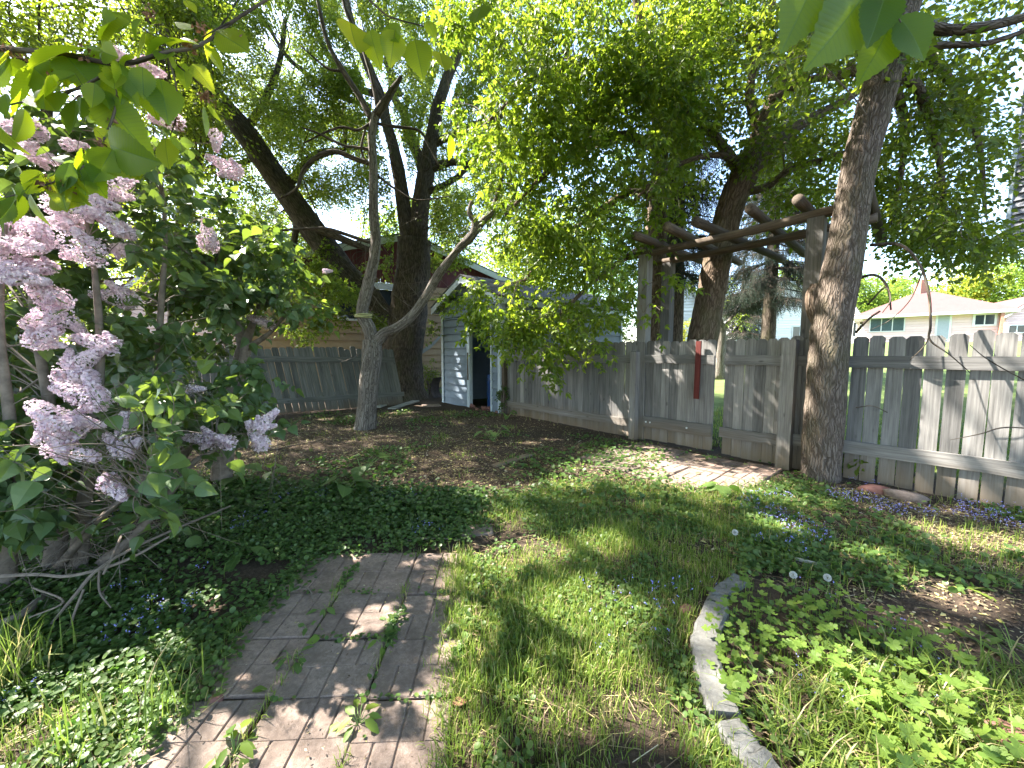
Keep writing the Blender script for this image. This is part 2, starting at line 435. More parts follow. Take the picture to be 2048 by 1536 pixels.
def rail(acc, p0, p1, z0, z1, th=.038, outd=FN, gap=.003, lean=0.0, dz=(0, 0), rnd=None):
    d = p1-p0; o = np.array([*(p0 - outd*(gap+th) + outd*lean*z0), z0+dz[0]])
    n = 10; L = np.linalg.norm(d); u = unit(d)
    for k in range(1): pass
    # a long board cut in short lengths so that it can sag and wander a little
    s = np.linspace(0, 1, n+1); wob = rng.normal(0, .004, n+1); wob2 = rng.normal(0, .003, n+1)
    V = []; bc = []; off = rng.uniform(0, 40, 3)
    for t, a, b in zip(s, wob, wob2):
        q = p0 + d*t; zz = dz[0]*(1-t)+dz[1]*t
        for (oo, z, ly) in ((gap+th, z0, 0), (gap, z0, th), (gap, z1, th), (gap+th, z1, 0)):
            qq = q - outd*(oo) + outd*lean*z
            V.append((qq[0], qq[1], z+a+zz)); bc.append((z-z0+off[0], ly+off[1], t*L+off[2]))
    i = np.arange(n)[:, None]*4; j = np.arange(4)[None, :]; k = (j+1) % 4
    q = np.stack([i+j, i+4+j, i+4+k, i+k], -1).reshape(-1, 4)
    q = np.vstack([q, [[0, 1, 2, 3]], [[4*n+3, 4*n+2, 4*n+1, 4*n]]])
    acc.add(V, [q], rng.random() if rnd is None else rnd, bc)
def post(acc, p, d, w, z1, out=0.0, z0=-.1, outd=FN, c=.006):
    """square post with slightly chamfered top, p = its middle on the line; out = how far its back face stands before the line"""
    u = v3(unit(d)); n = v3(outd)
    o = v3(p) - u*w/2 - n*(w-out) + np.array([0, 0, z0])
    box(acc, o, u*w, n*w, np.array([0, 0, z1-z0-.01]))
    box(acc, o+u*c+n*c+np.array([0, 0, z1-z0-.01]), u*(w-2*c), n*(w-2*c), np.array([0, 0, .012]))
P1010, P1262, P1288, P1425, P1446, P1560, P1592, PR = F(1010), F(1266), F(1289), F(1426), F(1447), F(1562), F(1590), FA-FD*2.2
# long run between shed and gate
t = thing('fence', 'weathered grey picket fence between the blue shed and the gate', 'fence', v3((P1010+P1262)/2))
a = Acc(); pickets(a, P1010-FD*.03, P1288, FH, .128, .004); a.build('board_panel', M_fence, t)
a = Acc(); rail(a, P1010, P1262, FH*.775, FH*.86); a.build('rail', M_fence, t)
a = Acc(); rail(a, P1010, P1262, FH*.115, FH*.195); a.build('rail', M_fence, t)
a = Acc(); post(a, F(1272), FD, .115, 1.52, -.004); a.build('post', M_fence, t)
a = Acc(); post(a, P1010+FD*(-.05), FD, .10, 1.45, -.004); tag(a.build('post', M_log, t), 'brown post beside the shed corner')
# gate leaf with the red board
t = thing('gate', 'grey board gate leaf with a red painted board', 'gate', v3(P1288))
gd = unit(P1425-P1288); g1 = P1425+FN*.02
a = Acc(); pickets(a, P1288-FD*.01, g1, FH*.985, .13, .004, zb=.02); a.build('board_panel', M_fence, t)
a = Acc(); rail(a, P1288-FD*.005, g1, FH*.785, FH*.865); a.build('rail', M_fence, t)
a = Acc(); rail(a, P1288-FD*.005, g1, FH*.14, FH*.25); br = a.build('rail', M_fence, t)
for s in (.09, .19, 1.02):
    a = Acc(); q = P1288-FN*.046+gd*s*.75; tube(a, [v3(q, .33), v3(q-FN*.008, .33)], [.014, .014], 10, 1); a.build('bolt', M_bolt, t)
a = Acc(); q = F(1396); box(a, v3(q-FN*.075+FD*.04, .80)+0, v3(-FD*.075), v3(FN*.028), np.array([.01, .005, .87])); a.build('red_board', M_red, t)
# fixed leaf right of the gap
t = thing('gate', 'narrow grey gate leaf between the open gap and the thick post', 'gate', v3(P1560))
a = Acc(); pickets(a, P1446, F(1572), FH, .125, .004); a.build('board_panel', M_fence, t)
a = Acc(); rail(a, P1446, P1560, FH*.785, FH*.865); a.build('rail', M_fence, t)
a = Acc(); rail(a, P1446+FD*.03, P1560, FH*.16, FH*.245); a.build('rail', M_fence, t)
# right run
t = thing('fence', 'tall grey picket fence with gaps behind the big brown trunk', 'fence', v3(FA))
a = Acc(); pickets(a, F(1572)+FN*.002, PR, FH, .132, .016, hjit=.012); a.build('board_panel', M_fence, t)
a = Acc(); rail(a, F(1590), PR, FH*.785, FH*.865); a.build('rail', M_fence, t)
a = Acc(); rail(a, F(1590), PR, FH*.19, FH*.275); a.build('rail', M_fence, t)
a = Acc(); post(a, F(1577), FD, .15, 1.66, -.004); a.build('post', M_fence, t)
# leaning fence at the back
B1 = G(726, 817)[:2]; B0 = G(500, 836)[:2]; bd = unit(B0-B1); bn = np.array([bd[1], -bd[0]])
if np.dot(bn, B1) < 0: bn = -bn
Bend = B1 - bd*1.15
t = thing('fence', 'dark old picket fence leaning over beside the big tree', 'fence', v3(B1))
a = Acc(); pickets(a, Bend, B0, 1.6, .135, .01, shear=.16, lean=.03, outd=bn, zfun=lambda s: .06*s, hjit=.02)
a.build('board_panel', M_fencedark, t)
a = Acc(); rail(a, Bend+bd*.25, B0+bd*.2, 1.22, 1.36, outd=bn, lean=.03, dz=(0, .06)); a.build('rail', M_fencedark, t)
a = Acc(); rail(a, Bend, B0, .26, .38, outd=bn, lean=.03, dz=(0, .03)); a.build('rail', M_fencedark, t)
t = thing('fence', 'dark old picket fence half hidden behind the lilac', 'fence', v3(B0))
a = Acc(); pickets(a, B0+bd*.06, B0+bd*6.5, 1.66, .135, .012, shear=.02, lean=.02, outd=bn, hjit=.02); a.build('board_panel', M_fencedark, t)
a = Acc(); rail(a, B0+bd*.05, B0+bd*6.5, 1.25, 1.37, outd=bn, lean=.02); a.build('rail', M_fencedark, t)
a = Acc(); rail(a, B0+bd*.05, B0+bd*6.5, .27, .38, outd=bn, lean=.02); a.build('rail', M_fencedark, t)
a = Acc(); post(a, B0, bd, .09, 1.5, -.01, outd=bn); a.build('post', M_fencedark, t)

# ================================================================== lap-sided walls
def lap(acc, o, u, n, z0, z1, exp, fx0, fx1, proud=.038, zoff=0.0):
    """courses of lap siding; fx0/fx1(z) = left and right limits along u at height z"""
    z = z0
    o = np.asarray(o, float); u = np.asarray(u, float); n = np.asarray(n, float)
    while z < z1-1e-4:
        zt = min(z+exp, z1); a0, a1, b0, b1 = fx0(z), fx1(z), fx0(zt), fx1(zt)
        if a1-a0 > .01:
            def p(s, zz, k): q = o+u*s+n*k; return (q[0], q[1], zz+zoff)
            g = exp*.06; lim = zt-g
            V = [p(a0, z, proud), p(a1, z, proud), p(b1, lim, 0), p(b0, lim, 0), p(a0, z, -.03), p(a1, z, -.03), p(b0, lim, -.03), p(b1, lim, -.03), p(b0, zt, -.03), p(b1, zt, -.03)]
            off = rng.uniform(0, 9)
            bc = [(a0+off, 0, z), (a1+off, 0, z), (b1+off, 0, zt), (b0+off, 0, zt), (a0+off, .1, z), (a1+off, .1, z), (b0+off, .1, zt), (b1+off, .1, zt), (b0+off, .1, zt), (b1+off, .1, zt)]
            acc.add(V, [np.array([[0, 1, 2, 3], [4, 5, 1, 0], [3, 2, 7, 6], [6, 7, 9, 8]])], rng.random(), bc)
        z = zt
def bx(acc, o, u, n, a0, a1, z0, z1, d0, d1, **k):
    """box on a wall frame: along u a0..a1, heights z0..z1, depths d0..d1 along n"""
    o = np.asarray(o, float)
    q = o+u*a0+n*d0; q = np.array([q[0], q[1], o[2]+z0])
    box(acc, q, u*(a1-a0), n*(d1-d0), np.array([0, 0, z1-z0]), **k)
# ---- shed
SR = G(1004, 827)[:2]; SL = G(888, 804)[:2]
e2 = unit(SL-SR); W = np.linalg.norm(SL-SR); n2 = np.array([e2[1], -e2[0]])
if np.dot(n2, FN) > 0: n2 = -n2                      # outward normal of the door gable (towards us)
E, NO = v3(e2), v3(n2); DEP = 5.0; EAV = 2.88; PK = 3.5
shed = thing('garden_shed', 'pale blue lap-sided garden shed with dark open doorway', 'shed', v3(SR))
O = v3(SR)
a = Acc(); D0, D1, DH = .38, 1.42, 2.5
full0, fullW = (lambda z: 0.0), (lambda z: W)
lap(a, O, E, NO, -.02, DH, .205, full0, lambda z: D0)
lap(a, O, E, NO, -.02, DH, .205, lambda z: D1, fullW)
lap(a, O, E, NO, DH, EAV, .19, full0, fullW)
lap(a, O, E, NO, EAV, PK, .2, lambda z: (z-EAV)/(PK-EAV)*W/2, lambda z: W-(z-EAV)/(PK-EAV)*W/2)
lap(a, O-NO*DEP, -NO*-1, -E, -.02, EAV, .205, lambda z: 0.0, lambda z: DEP)     # side wall behind the fence
bx(a, O, E, NO, W-.02, W, -.02, EAV, -DEP, -.001)                              # far side and back
bx(a, O, E, NO, 0.005, W-.021, -.02, EAV, -DEP, -DEP+.02)
a.build('wall', M_blue, shed)
a = Acc(); bx(a, O, E, NO, -.016, .10, -.02, EAV, .0395, .056)
box(a, O-E*.0435+NO*.0395+np.array([0, 0, -.02]), E*.0165*.99, -NO*.12, np.array([0, 0, EAV])); a.build('corner_trim', M_rake, shed)
a = Acc(); bx(a, O, E, NO, W-.08, W+.016, -.02, EAV, .0395, .056); a.build('corner_trim', M_rake, shed); a = Acc()
box(a, O-E*.056-NO*(DEP-.1)+np.array([0, 0, -.02]), E*.0135, -NO*.1, np.array([0, 0, EAV]))
a.build('corner_trim', M_rake, shed)
a = Acc(); bx(a, O, E, NO, D0-.01, D0+.035, 0, DH, -.05, .045); bx(a, O, E, NO, D1-.06, D1+.06, 0, DH, -.06, .046)
bx(a, O, E, NO, D0+.036, D1-.061, DH-.05, DH+.0, -.05, .042); a.build('door_frame', M_rake, shed)
a = Acc(); bx(a, O, E, NO, D1-.02, D1+.03, .75, 1.5, .0465, .06); tag(a.build('splintered_board', M_log, shed), 'splintered bare wood on the door frame')
# roof: two slopes
def slope(acc, p00, p10, p11, p01, th, **k):
    p00, p10, p11, p01 = (np.asarray(q, float) for q in (p00, p10, p11, p01))
    nn = unit(np.cross(p10-p00, p01-p00)); nn = nn if nn[2] > 0 else -nn
    V = [p00, p10, p11, p01, p00+nn*th, p10+nn*th, p11+nn*th, p01+nn*th]
    acc.add(V, BOXF, rng.random(), None, **k)
OV, OF = .22, .28; sl = (PK-EAV)/(W/2); rid = O+E*W/2; up = np.array([0, 0, 1.])
zr = PK+.03; ze = EAV+.03-sl*OV
a = Acc()
for s in (-1, 1):
    eo = rid + E*s*(W/2+OV)
    slope(a, eo+up*ze+NO*OF, rid+up*zr+NO*OF, rid+up*zr-NO*(DEP+.2), eo+up*ze-NO*(DEP+.2), .03)
a.build('roof', M_shingle, shed)
a = Acc()
for s in (-1, 1):        # rake boards under the roof edge and eave fascias
    eo = rid + E*s*(W/2+OV-.01)
    V = []
    for k in (OF-.03, OF-.005):
        V += [eo+up*(ze-.02)+NO*k, rid+up*(zr-.02)+NO*k, rid+up*(zr-.19)+NO*k, eo+up*(ze-.19)+NO*k]
    a.add(V, BOXF, .5)
    box(a, eo+NO*(OF-.031)+up*(ze-.16)-E*s*.02, E*s*.018, -NO*(DEP+.3), up*.14)
    V = [eo+up*(ze-.1)+NO*(OF-.032), rid+up*(zr-.1)+NO*(OF-.032), rid+up*(zr-.1)+NO*.0, eo+up*(ze-.1)+NO*0.0]
    a.add(V, [np.array([[0, 1, 2, 3]])], .5)
a.build('fascia', M_rake, shed)
# things in the doorway
bp = O+E*.88-NO*.55
a = Acc(); tube(a, [bp+up*-.02, bp+up*.04, bp+up*.3, bp+up*.34, bp+up*.6, bp+up*.64, bp+up*.86, bp+up*.9], [.26, .285, .285, .297, .285, .297, .28, .25], 24, 2)
tag(a.build('barrel', M_barrel, smooth=True), 'blue plastic barrel standing in the dark shed doorway', 'barrel')
a = Acc()
for k in range(26):
    q = O+E*(.62+rng.normal(0, .16))+NO*(-.1+rng.normal(0, .14)); s = rng.uniform(.05, .11)
    an = rng.uniform(0, PI); u = np.array([math.cos(an), math.sin(an), rng.normal(0, .3)]); u = unit(u); w_ = unit(np.cross(u, up+rng.normal(0, .3, 3)))
    box(a, q+up*(rng.uniform(-.03, .10)), u*s*1.6, w_*s, np.cross(u, w_)*s*.7, jit=.008)
tag(a.build('rubble_pile', M_rubble), 'low pile of reddish rubble on the shed threshold', 'rubble pile')
# ---- garage with red gable
def wallpt(px, Y): p = at(px, 705, Y); return p[:2]
GL = wallpt(497, 12.6); GR = GL + unit(wallpt(870, 15.6)-GL)*10.4
ge2 = unit(GR-GL); GW = 10.4; gn2 = np.array([ge2[1], -ge2[0]]); gn2 = -gn2 if np.dot(gn2, GL) > 0 else gn2
GE, GN = v3(ge2), v3(gn2); GO = v3(GL); GEA, GPK, GRD = 4.25, 5.85, 4.1
gar = thing('garage', 'tan lap-sided garage with dark red gable behind the leaning fence', 'garage', GO)
a = Acc(); WX0, WX1, WZ0, WZ1 = 2.75, 4.75, 2.72, 3.85
f0, fW = (lambda z: 0.0), (lambda z: GW)
lap(a, GO, GE, GN, .1, WZ0, .262, f0, fW); lap(a, GO, GE, GN, WZ0, WZ1, .2825, f0, lambda z: WX0); lap(a, GO, GE, GN, WZ0, WZ1, .2825, lambda z: WX1, fW)
lap(a, GO, GE, GN, WZ1, GRD, .25, f0, fW)
bx(a, GO, GE, GN, 0, .02, -.2, GEA, -8, -.002); bx(a, GO, GE, GN, GW-.02, GW, -.2, GEA, -8, -.002)
a.build('wall', M_tan, gar)
a = Acc(); bx(a, GO, GE, GN, 0.0, GW, -.3, .1, -.3, .0); a.build('foundation', M_edge, gar)
a = Acc(); bx(a, GO, GE, GN, -.012, .09, .1, GEA, .0395, .058); a.build('corner_trim', M_white, gar)
# vertical red boards of the gable
a = Acc(); gs = (GPK-GEA)/(GW/2)
k = 0.0
while k < GW:
    w_ = min(.2, GW-k); h0 = GEA + gs*min(k, GW-k); h1 = GEA+gs*min(k+w_, GW-k-w_)
    for (z0_, z1_, z2_) in ((GRD, h0, h1),):
        V = [GO+GE*(k+.004)+up*z0_+GN*.02, GO+GE*(k+w_-.004)+up*z0_+GN*.02, GO+GE*(k+w_-.004)+up*z2_+GN*.02, GO+GE*(k+.004)+up*z1_+GN*.02]
        V += [v-GN*.022 for v in V]
        a.add(V, BOXF, rng.random())
    k += .2
a.build('gable', M_redgable, gar)
a = Acc(); rid = GO+GE*GW/2
for s in (-1, 1):
    eo = rid+GE*s*(GW/2+.35); z_e = GEA-gs*.35
    slope(a, eo+up*(z_e+.12)+GN*.3, rid+up*(GPK+.12)+GN*.3, rid+up*(GPK+.12)-GN*8.3, eo+up*(z_e+.12)-GN*8.3, .04)
a.build('roof', M_shingle, gar)
a = Acc()
for s in (-1, 1):
    eo = rid+GE*s*(GW/2+.34); z_e = GEA-gs*.34; V = []
    for k in (.27, .298): V += [eo+up*(z_e+.11)+GN*k, rid+up*(GPK+.11)+GN*k, rid+up*(GPK-.12)+GN*k, eo+up*(z_e-.12)+GN*k]
    a.add(V, BOXF, .5)
    a.add([eo+up*(z_e+.0)+GN*.27, rid+up*GPK+GN*.27, rid+up*GPK+GN*.0, eo+up*z_e+GN*0], [np.array([[0, 1, 2, 3]])], .5)
a.build('fascia', plain('pale_green_fascia', (.42, .47, .40), .6, .3, .1), gar)
a = Acc()
bx(a, GO, GE, GN, WX0-.07, WX1+.07, WZ0-.07, WZ0, 0, .055); bx(a, GO, GE, GN, WX0-.07, WX1+.07, WZ1, WZ1+.22, 0, .06)
for x in (WX0-.07, (WX0+WX1)/2-.035, WX1): bx(a, GO, GE, GN, x, x+.07, WZ0, WZ1, -.03, .052)
wf = a.build('window', M_white, gar)
a = Acc(); bx(a, GO, GE, GN, WX0, WX1, WZ0, WZ1, -.06, -.045); a.build('pane', M_glass, wf)
# strip leaning on the wall, sheet by the shed
a = Acc(); p0 = at(838, 706, 14.9); p1 = at(884, 668, 15.2); d = p1-p0; w_ = unit(np.cross(d, GN))*.08
V = [];
for s in np.linspace(0, 1, 7):
    c = p0+d*s+up*(-.10*4*s*(1-s)); V += [c-w_*(1-.5*s), c+w_*(1-.5*s)]
V = np.array(V); V = np.vstack([V, V-GN*.012]); q = []
for i in range(6): q += [[2*i, 2*i+1, 2*i+3, 2*i+2], [14+2*i+2, 14+2*i+3, 14+2*i+1, 14+2*i], [2*i, 2*i+2, 14+2*i+2, 14+2*i], [2*i+1, 14+2*i+1, 14+2*i+3, 2*i+3]]
a.add(V, [np.array(q)], .5); tag(a.build('metal_strip', M_metal), 'bent grey metal strip slanting across the tan wall', 'metal strip')
a = Acc(); P = []
c0 = G(886, 798)
for k in range(9):
    th_ = -0.9+k*.22; P.append(c0+np.array([-.12-.32*math.cos(th_)*.9, .25*math.sin(th_)*.3, .36+.42*math.sin(th_)]))
P = np.array(P)
V = np.vstack([P, P+np.array([.22, .25, .02]), P+np.array([.23, .24, .02])+np.array([.01, .01, 0]), P+np.array([.012, -.008, .0])]); q = []
for i in range(8): q += [[i, i+1, 9+i+1, 9+i], [18+i, 18+i+1, 27+i+1, 27+i], [27+i, 27+i+1, i+1, i], [9+i, 9+i+1, 18+i+1, 18+i]]
a.add(V, [np.array(q)], .5); tag(a.build('wheelbarrow_tray', M_rust), 'dark rusty curved tray standing against the shed side', 'tray')

# ================================================================== pergola over the gate
per = thing('pergola', 'rustic log pergola standing over the garden gate', 'pergola', v3(F(1440)))
tF = lambda px, off: F(px)+FN*off
pf_r, pf_l = tF(1606, .10), tF(1276, .12); pb_r, pb_l = pf_r+FN*.78, pf_l+FN*.78
ztop = at(1606, 437, pf_r[1])[2]
for p, h, r_ in ((pf_r, ztop, .085), (pf_l, ztop, .085), (pb_r, ztop-.02, .085), (pb_l, ztop-.02, .085)):
    a = Acc(); u = v3(FD); n = v3(FN); box(a, v3(p)-u*r_-n*r_+up*-.1, u*2*r_, n*2*r_, up*(h+.1)); tag(a.build('post', M_fence, per), None)
def log(acc, p0, p1, r0, r1, sag=0.0):
    p0 = np.asarray(p0, float); p1 = np.asarray(p1, float); m = (p0+p1)/2-up*sag
    tube(acc, [p0, p0*.75+p1*.25-up*sag*.75, m, p0*.25+p1*.75-up*sag*.75, p1], [r0, r0*.97, (r0+r1)/2, r1*1.02, r1], 14, 4, amp=.06, freq=8)
for p, q, in ((pf_r, pf_l), (pb_r, pb_l)):
    d = unit(q-p); a = Acc(); log(a, v3(p-d*.45, ztop+.07), v3(q+d*.35, ztop+.03), .062, .056, .03); a.build('beam', M_log, per, True)
L_ = np.linalg.norm(pf_l-pf_r)
for k, (f, nr_) in enumerate(((-.16, .12), (.06, .32), (.28, .40), (.50, .48), (.72, .5), (.93, .5))):
    c = pf_r+(pf_l-pf_r)*f; sk = FD*rng.normal(0, .05)
    a = Acc(); log(a, v3(c-FN*(nr_+rng.uniform(-.05, .05))+sk, ztop+.19+rng.normal(0, .012)), v3(c+FN*(2.5+rng.uniform(-.2, .2))-sk, ztop+.10), .066+rng.uniform(-.006, .01), .06)
    a.build('rafter', M_log, per, True)
# ================================================================== leaf templates (unit length along +x, normal +z)
def tmpl(ts, ws, fold=.12, droop=.15, serr=None):
    ts = np.array(ts, float); ws = np.array(ws, float); m = len(ts)
    zc = -droop*ts**2
    V = []; bc = []
    for i in range(m):
        for s in (1, 0, -1):
            V.append((ts[i], s*ws[i], zc[i]+abs(s)*ws[i]*fold*2)); bc.append((ts[i], s*ws[i], 0))
    q = []; tr = []
    for i in range(m-1):
        a, b = 3*i, 3*(i+1)
        for (l0, c0, c1, l1) in ((a, a+1, b+1, b), (a+1, a+2, b+2, b+1)):
            q.append([l0, c0, c1, l1])
    V = np.array(V); q = np.array(q)
    # merge the pointed ends
    mp = np.arange(len(V))
    for i in (0, m-1):
        if ws[i] < 1e-4: mp[3*i] = mp[3*i+2] = 3*i+1
    q = mp[q]
    quads = [f for f in q if len(set(f)) == 4]; tris = [[x for k, x in enumerate(f) if x not in list(f[:k])] for f in q if len(set(f)) == 3]
    used = np.unique(mp); re = -np.ones(len(V), int); re[used] = np.arange(len(used))
    polys = []
    if quads: polys.append(re[np.array(quads)])
    if tris: polys.append(re[np.array(tris)])
    return V[used], polys, np.array(bc)[used]
T_small = (np.array([(0, 0, 0), (.45, .22, .05), (1, 0, -.08), (.45, -.22, .05)]), [np.array([[0, 2, 1], [0, 3, 2]])], np.array([(0, 0, 0), (.45, .2, 0), (1, 0, 0), (.45, -.2, 0)], float))
T_wide = (np.array([(0, 0, 0), (.4, .33, .06), (1, 0, -.1), (.4, -.33, .06)]), [np.array([[0, 2, 1], [0, 3, 2]])], np.array([(0, 0, 0), (.45, .2, 0), (1, 0, 0), (.45, -.2, 0)], float))
T_mid = tmpl([0, .25, .6, 1], [0, .2, .19, 0], .12, .18)
T_lance = tmpl([0, .2, .5, .75, 1], [0, .15, .2, .12, 0], .12, .25)
T_heart = tmpl([-.06, .05, .25, .5, .78, 1], [.12, .33, .42, .33, .14, 0], .13, .22)
T_dock = tmpl([0, .12, .35, .65, .9, 1], [.02, .12, .17, .15, .07, 0], .15, .3)
T_burd = tmpl([-.12, .0, .15, .4, .65, .85, 1], [.2, .36, .43, .40, .27, .12, 0], .06, .25)
ts = np.linspace(0, 1, 25); wv = .36*np.sin(PI*ts**.85)**.8; wv = wv*(1-.35*ts**3); wv[1:-1] += np.where(np.arange(1, 24) % 2, .016, -.016); wv[0] = wv[-1] = 0
T_elm = tmpl(ts, np.maximum(wv, 0), .08, .22); T_elms = [T_elm, tmpl(ts, np.maximum(wv*.9, 0), .22, .45), tmpl(ts, np.maximum(wv*1.06, 0), -.05, .05), tmpl(ts, np.maximum(wv, 0), .16, -.18)]
def fan(radf, n, dish=.12, notch=None):
    th = np.linspace(-PI, PI, n, endpoint=False)+PI/n; r = np.array([radf(t) for t in th])
    V = np.column_stack([r*np.cos(th), r*np.sin(th), dish*r*r]); V = np.vstack([[0, 0, 0], V])
    i = np.arange(n); return V, [np.column_stack([np.zeros(n, int), 1+i, 1+(i+1) % n])], V*np.array([1, 1, 0])
T_round = fan(lambda t: 1.0-.45*math.exp(-((abs(t)-PI)/.25)**2), 9)
T_lobe = fan(lambda t: (.62+.38*abs(math.cos(2.5*t))**.7)*(1-.8*math.exp(-((abs(t)-PI)/.2)**2))+.07*math.cos(15*t), 31, .18)
def frame_from(D, Nn):
    x = unit(D); z = Nn - x*np.sum(Nn*x, -1, keepdims=True); z = unit(z); y = np.cross(z, x)
    return np.stack([x, y, z], -1)          # columns
def inst(acc, T, P, R, S, rnd, mat=0):
    V, polys, bc = T; P = np.asarray(P, float); n = len(P)
    if n == 0: return
    S = np.broadcast_to(np.asarray(S, float), (n,)); m = len(V)
    W = np.einsum('nij,mj->nmi', R, V)*S[:, None, None] + P[:, None]
    off = (np.arange(n)*m)[:, None, None]
    acc.add(W.reshape(-1, 3), [(p[None]+off).reshape(-1, p.shape[1]) for p in polys], np.repeat(np.broadcast_to(rnd, (n,)), m), np.tile(bc, (n, 1)), mat)
def randdir(n, up=0.0, spread=1.0):
    d = rng.normal(0, 1, (n, 3))*spread; d[:, 2] += up; return unit(d)
def flat_dirs(n):
    a = rng.uniform(0, 2*PI, n); return np.column_stack([np.cos(a), np.sin(a), np.zeros(n)])

# ================================================================== plant materials
M_grass = leaf_mat('grass_blades', [(0, (.085, .135, .024)), (.45, (.16, .225, .038)), (.75, (.25, .31, .06)), (.88, (.33, .33, .11)), (1, (.40, .33, .17))], [(0, (.11, .22, .03)), (.7, (.30, .42, .06)), (1, (.5, .42, .18))], .4, .45, .3)
M_charlie = leaf_mat('ground_cover_leaves', [(0, (.045, .085, .022)), (.6, (.085, .145, .038)), (1, (.15, .21, .055))], [(0, (.07, .18, .02)), (1, (.2, .36, .05))], .35, .45, .35)
M_lobed = leaf_mat('lobed_leaves', [(0, (.08, .14, .025)), (.6, (.14, .22, .04)), (1, (.22, .29, .05))], [(0, (.2, .34, .03)), (1, (.38, .5, .06))], .4, .5, .3)
M_burd = leaf_mat('broad_weed_leaves', [(0, (.07, .125, .03)), (1, (.12, .185, .045))], [(0, (.12, .26, .03)), (1, (.2, .36, .05))], .35, .5, .3, 26)
M_blueflower = plain('blue_flowers', (.28, .28, .62), .6, .2, .15)
M_seed = plain('white_seed_fluff', (.62, .62, .58), .9, .1, .1)
def litter_mat():
    m, nt, out = new_mat('dry_leaf_bits'); r = attr(nt, 'rnd').outputs['Fac']
    c = ramp(nt, r, [(0, (.06, .042, .03)), (.35, (.13, .09, .06)), (.6, (.22, .16, .10)), (.8, (.34, .28, .14)), (.93, (.42, .40, .12)), (1, (.5, .44, .34))])
    finish(nt, out, c, .8, .2); return m
M_litter = litter_mat()
M_dead = leaf_mat('dry_brown_leaf', [(0, (.20, .10, .06)), (1, (.32, .18, .11))], [(0, (.25, .12, .06)), (1, (.35, .2, .1))], .15, .7, .2)

# ================================================================== path slabs
def slab(name, cx, cy_, u, wx, wy, zt, M, label, group, pattern=True):
    n = np.array([-u[1], u[0]])
    t = np.array([cx, cy_]); a = Acc(); tx, ty = rng.normal(0, .006, 2)
    def pt(x, y, z): q = t+u*x+n*y; return (q[0], q[1], zt+z+tx*x+ty*y)
    def plate(x0, x1, y0, y1, r, g=.0035, bev=.004, zb=-.02):
        o = rng.normal(0, .0008)
        e0 = g if abs(y0) > .02 else .0006; e1 = g if abs(y1) > .02 else .0006
        V = [pt(x0+g, y0+e0, zb), pt(x1-g, y0+e0, zb), pt(x1-g, y1-e1, zb), pt(x0+g, y1-e1, zb),
             pt(x0+g, y0+e0, -bev), pt(x1-g, y0+e0, -bev), pt(x1-g, y1-e1, -bev), pt(x0+g, y1-e1, -bev)]
        b = g+bev; c0 = e0+(bev if e0 == g else .0012); c1 = e1+(bev if e1 == g else .0012)
        V += [pt(x0+b, y0+c0, o), pt(x1-b, y0+c0, o), pt(x1-b, y1-c1, o), pt(x0+b, y1-c1, o)]
        V = np.array(V)
        f = [[0, 1, 5, 4], [1, 2, 6, 5], [2, 3, 7, 6], [3, 0, 4, 7], [4, 5, 9, 8], [5, 6, 10, 9], [6, 7, 11, 10], [7, 4, 8, 11], [8, 9, 10, 11]]
        a.add(V, [np.array(f)], r, V+rng.uniform(0, 3, 3)*0)
    r = rng.random(); hx, hy = wx/2, wy/2
    V = np.array([pt(x, y, z) for z in (-.06, -.007) for (x, y) in ((-hx, -hy), (hx, -hy), (hx, hy), (-hx, hy))]); a.add(V, BOXF, r)
    if pattern:
        for (x0, x1, y0, y1) in ((-hx, -hx/2, -hy, 0), (-hx/2, 0, -hy, 0), (0, hx, -hy, 0), (-hx, 0, 0, hy), (0, hx/2, 0, hy), (hx/2, hx, 0, hy)): plate(x0, x1, y0, y1, r)
    else: plate(-hx, hx, -hy, hy, r)
    o = a.build(name, M); tag(o, label, 'paving slab', group); return o
pathY = [gnd(700, y)[1] for y in (1402, 1283, 1191, 1108)]; pathY = [pathY[0]-.74, pathY[0]-.37] + pathY
rown = ['row at the photographer\'s feet', 'nearest row in full view', 'second row from the front', 'third row from the front', 'farthest row']
coln = ['lilac-side column', 'middle column', 'grass-side column']; colx = [-1.43, -1.025, -.615, -.235]
SLABS = []
for i in range(5):
    for j in range(3):
        y0, y1 = pathY[i], pathY[i+1]; x0, x1 = colx[j], colx[j+1]; ym = (y0+y1)/2
        dr = -.055*(ym-1.3)
        cx = (x0+x1)/2+dr+rng.normal(0, .006)
        SLABS.append((cx, ym, x1-x0, y1-y0))
        slab('paving_stone', cx, ym+rng.normal(0, .005), unit(np.array([1, rng.normal(.04, .012)])), x1-x0-.006, y1-y0-.004, float(np.max(gz(*[q.ravel() for q in np.meshgrid(cx+np.linspace(-.19, .19, 5), ym+np.linspace(-.19, .19, 5))])))+.010+rng.normal(0, .0025), M_slab,
             f'brown grooved paving slab in the {coln[j]}, {rown[i]}', 'grooved slabs of the garden path')
POLY_GATE = [(1085, 960), (1170, 912), (1262, 886), (1300, 893), (1440, 898), (1580, 940), (1530, 985), (1400, 985), (1290, 972), (1180, 992), (1090, 996)]
cnt = 0; ordn = ['first', 'second', 'third', 'fourth', 'fifth', 'sixth', 'seventh', 'eighth', 'ninth', 'tenth', 'eleventh', 'twelfth']
GS = []
base = F(1275)-FN*.22
for r in range(4):
    for c in range(-3, 8):
        q = base - FD*(c*.405) - FN*(r*.405+.2)
        px, py = proj(np.array([q[0], q[1], 0]))
        if inpoly(np.array([px]), np.array([py]), POLY_GATE)[0]: GS.append((r, c, q))
rowl = {0: 'along the gate', 1: 'second line out from the gate', 2: 'third line out from the gate', 3: 'line bordering the grass'}
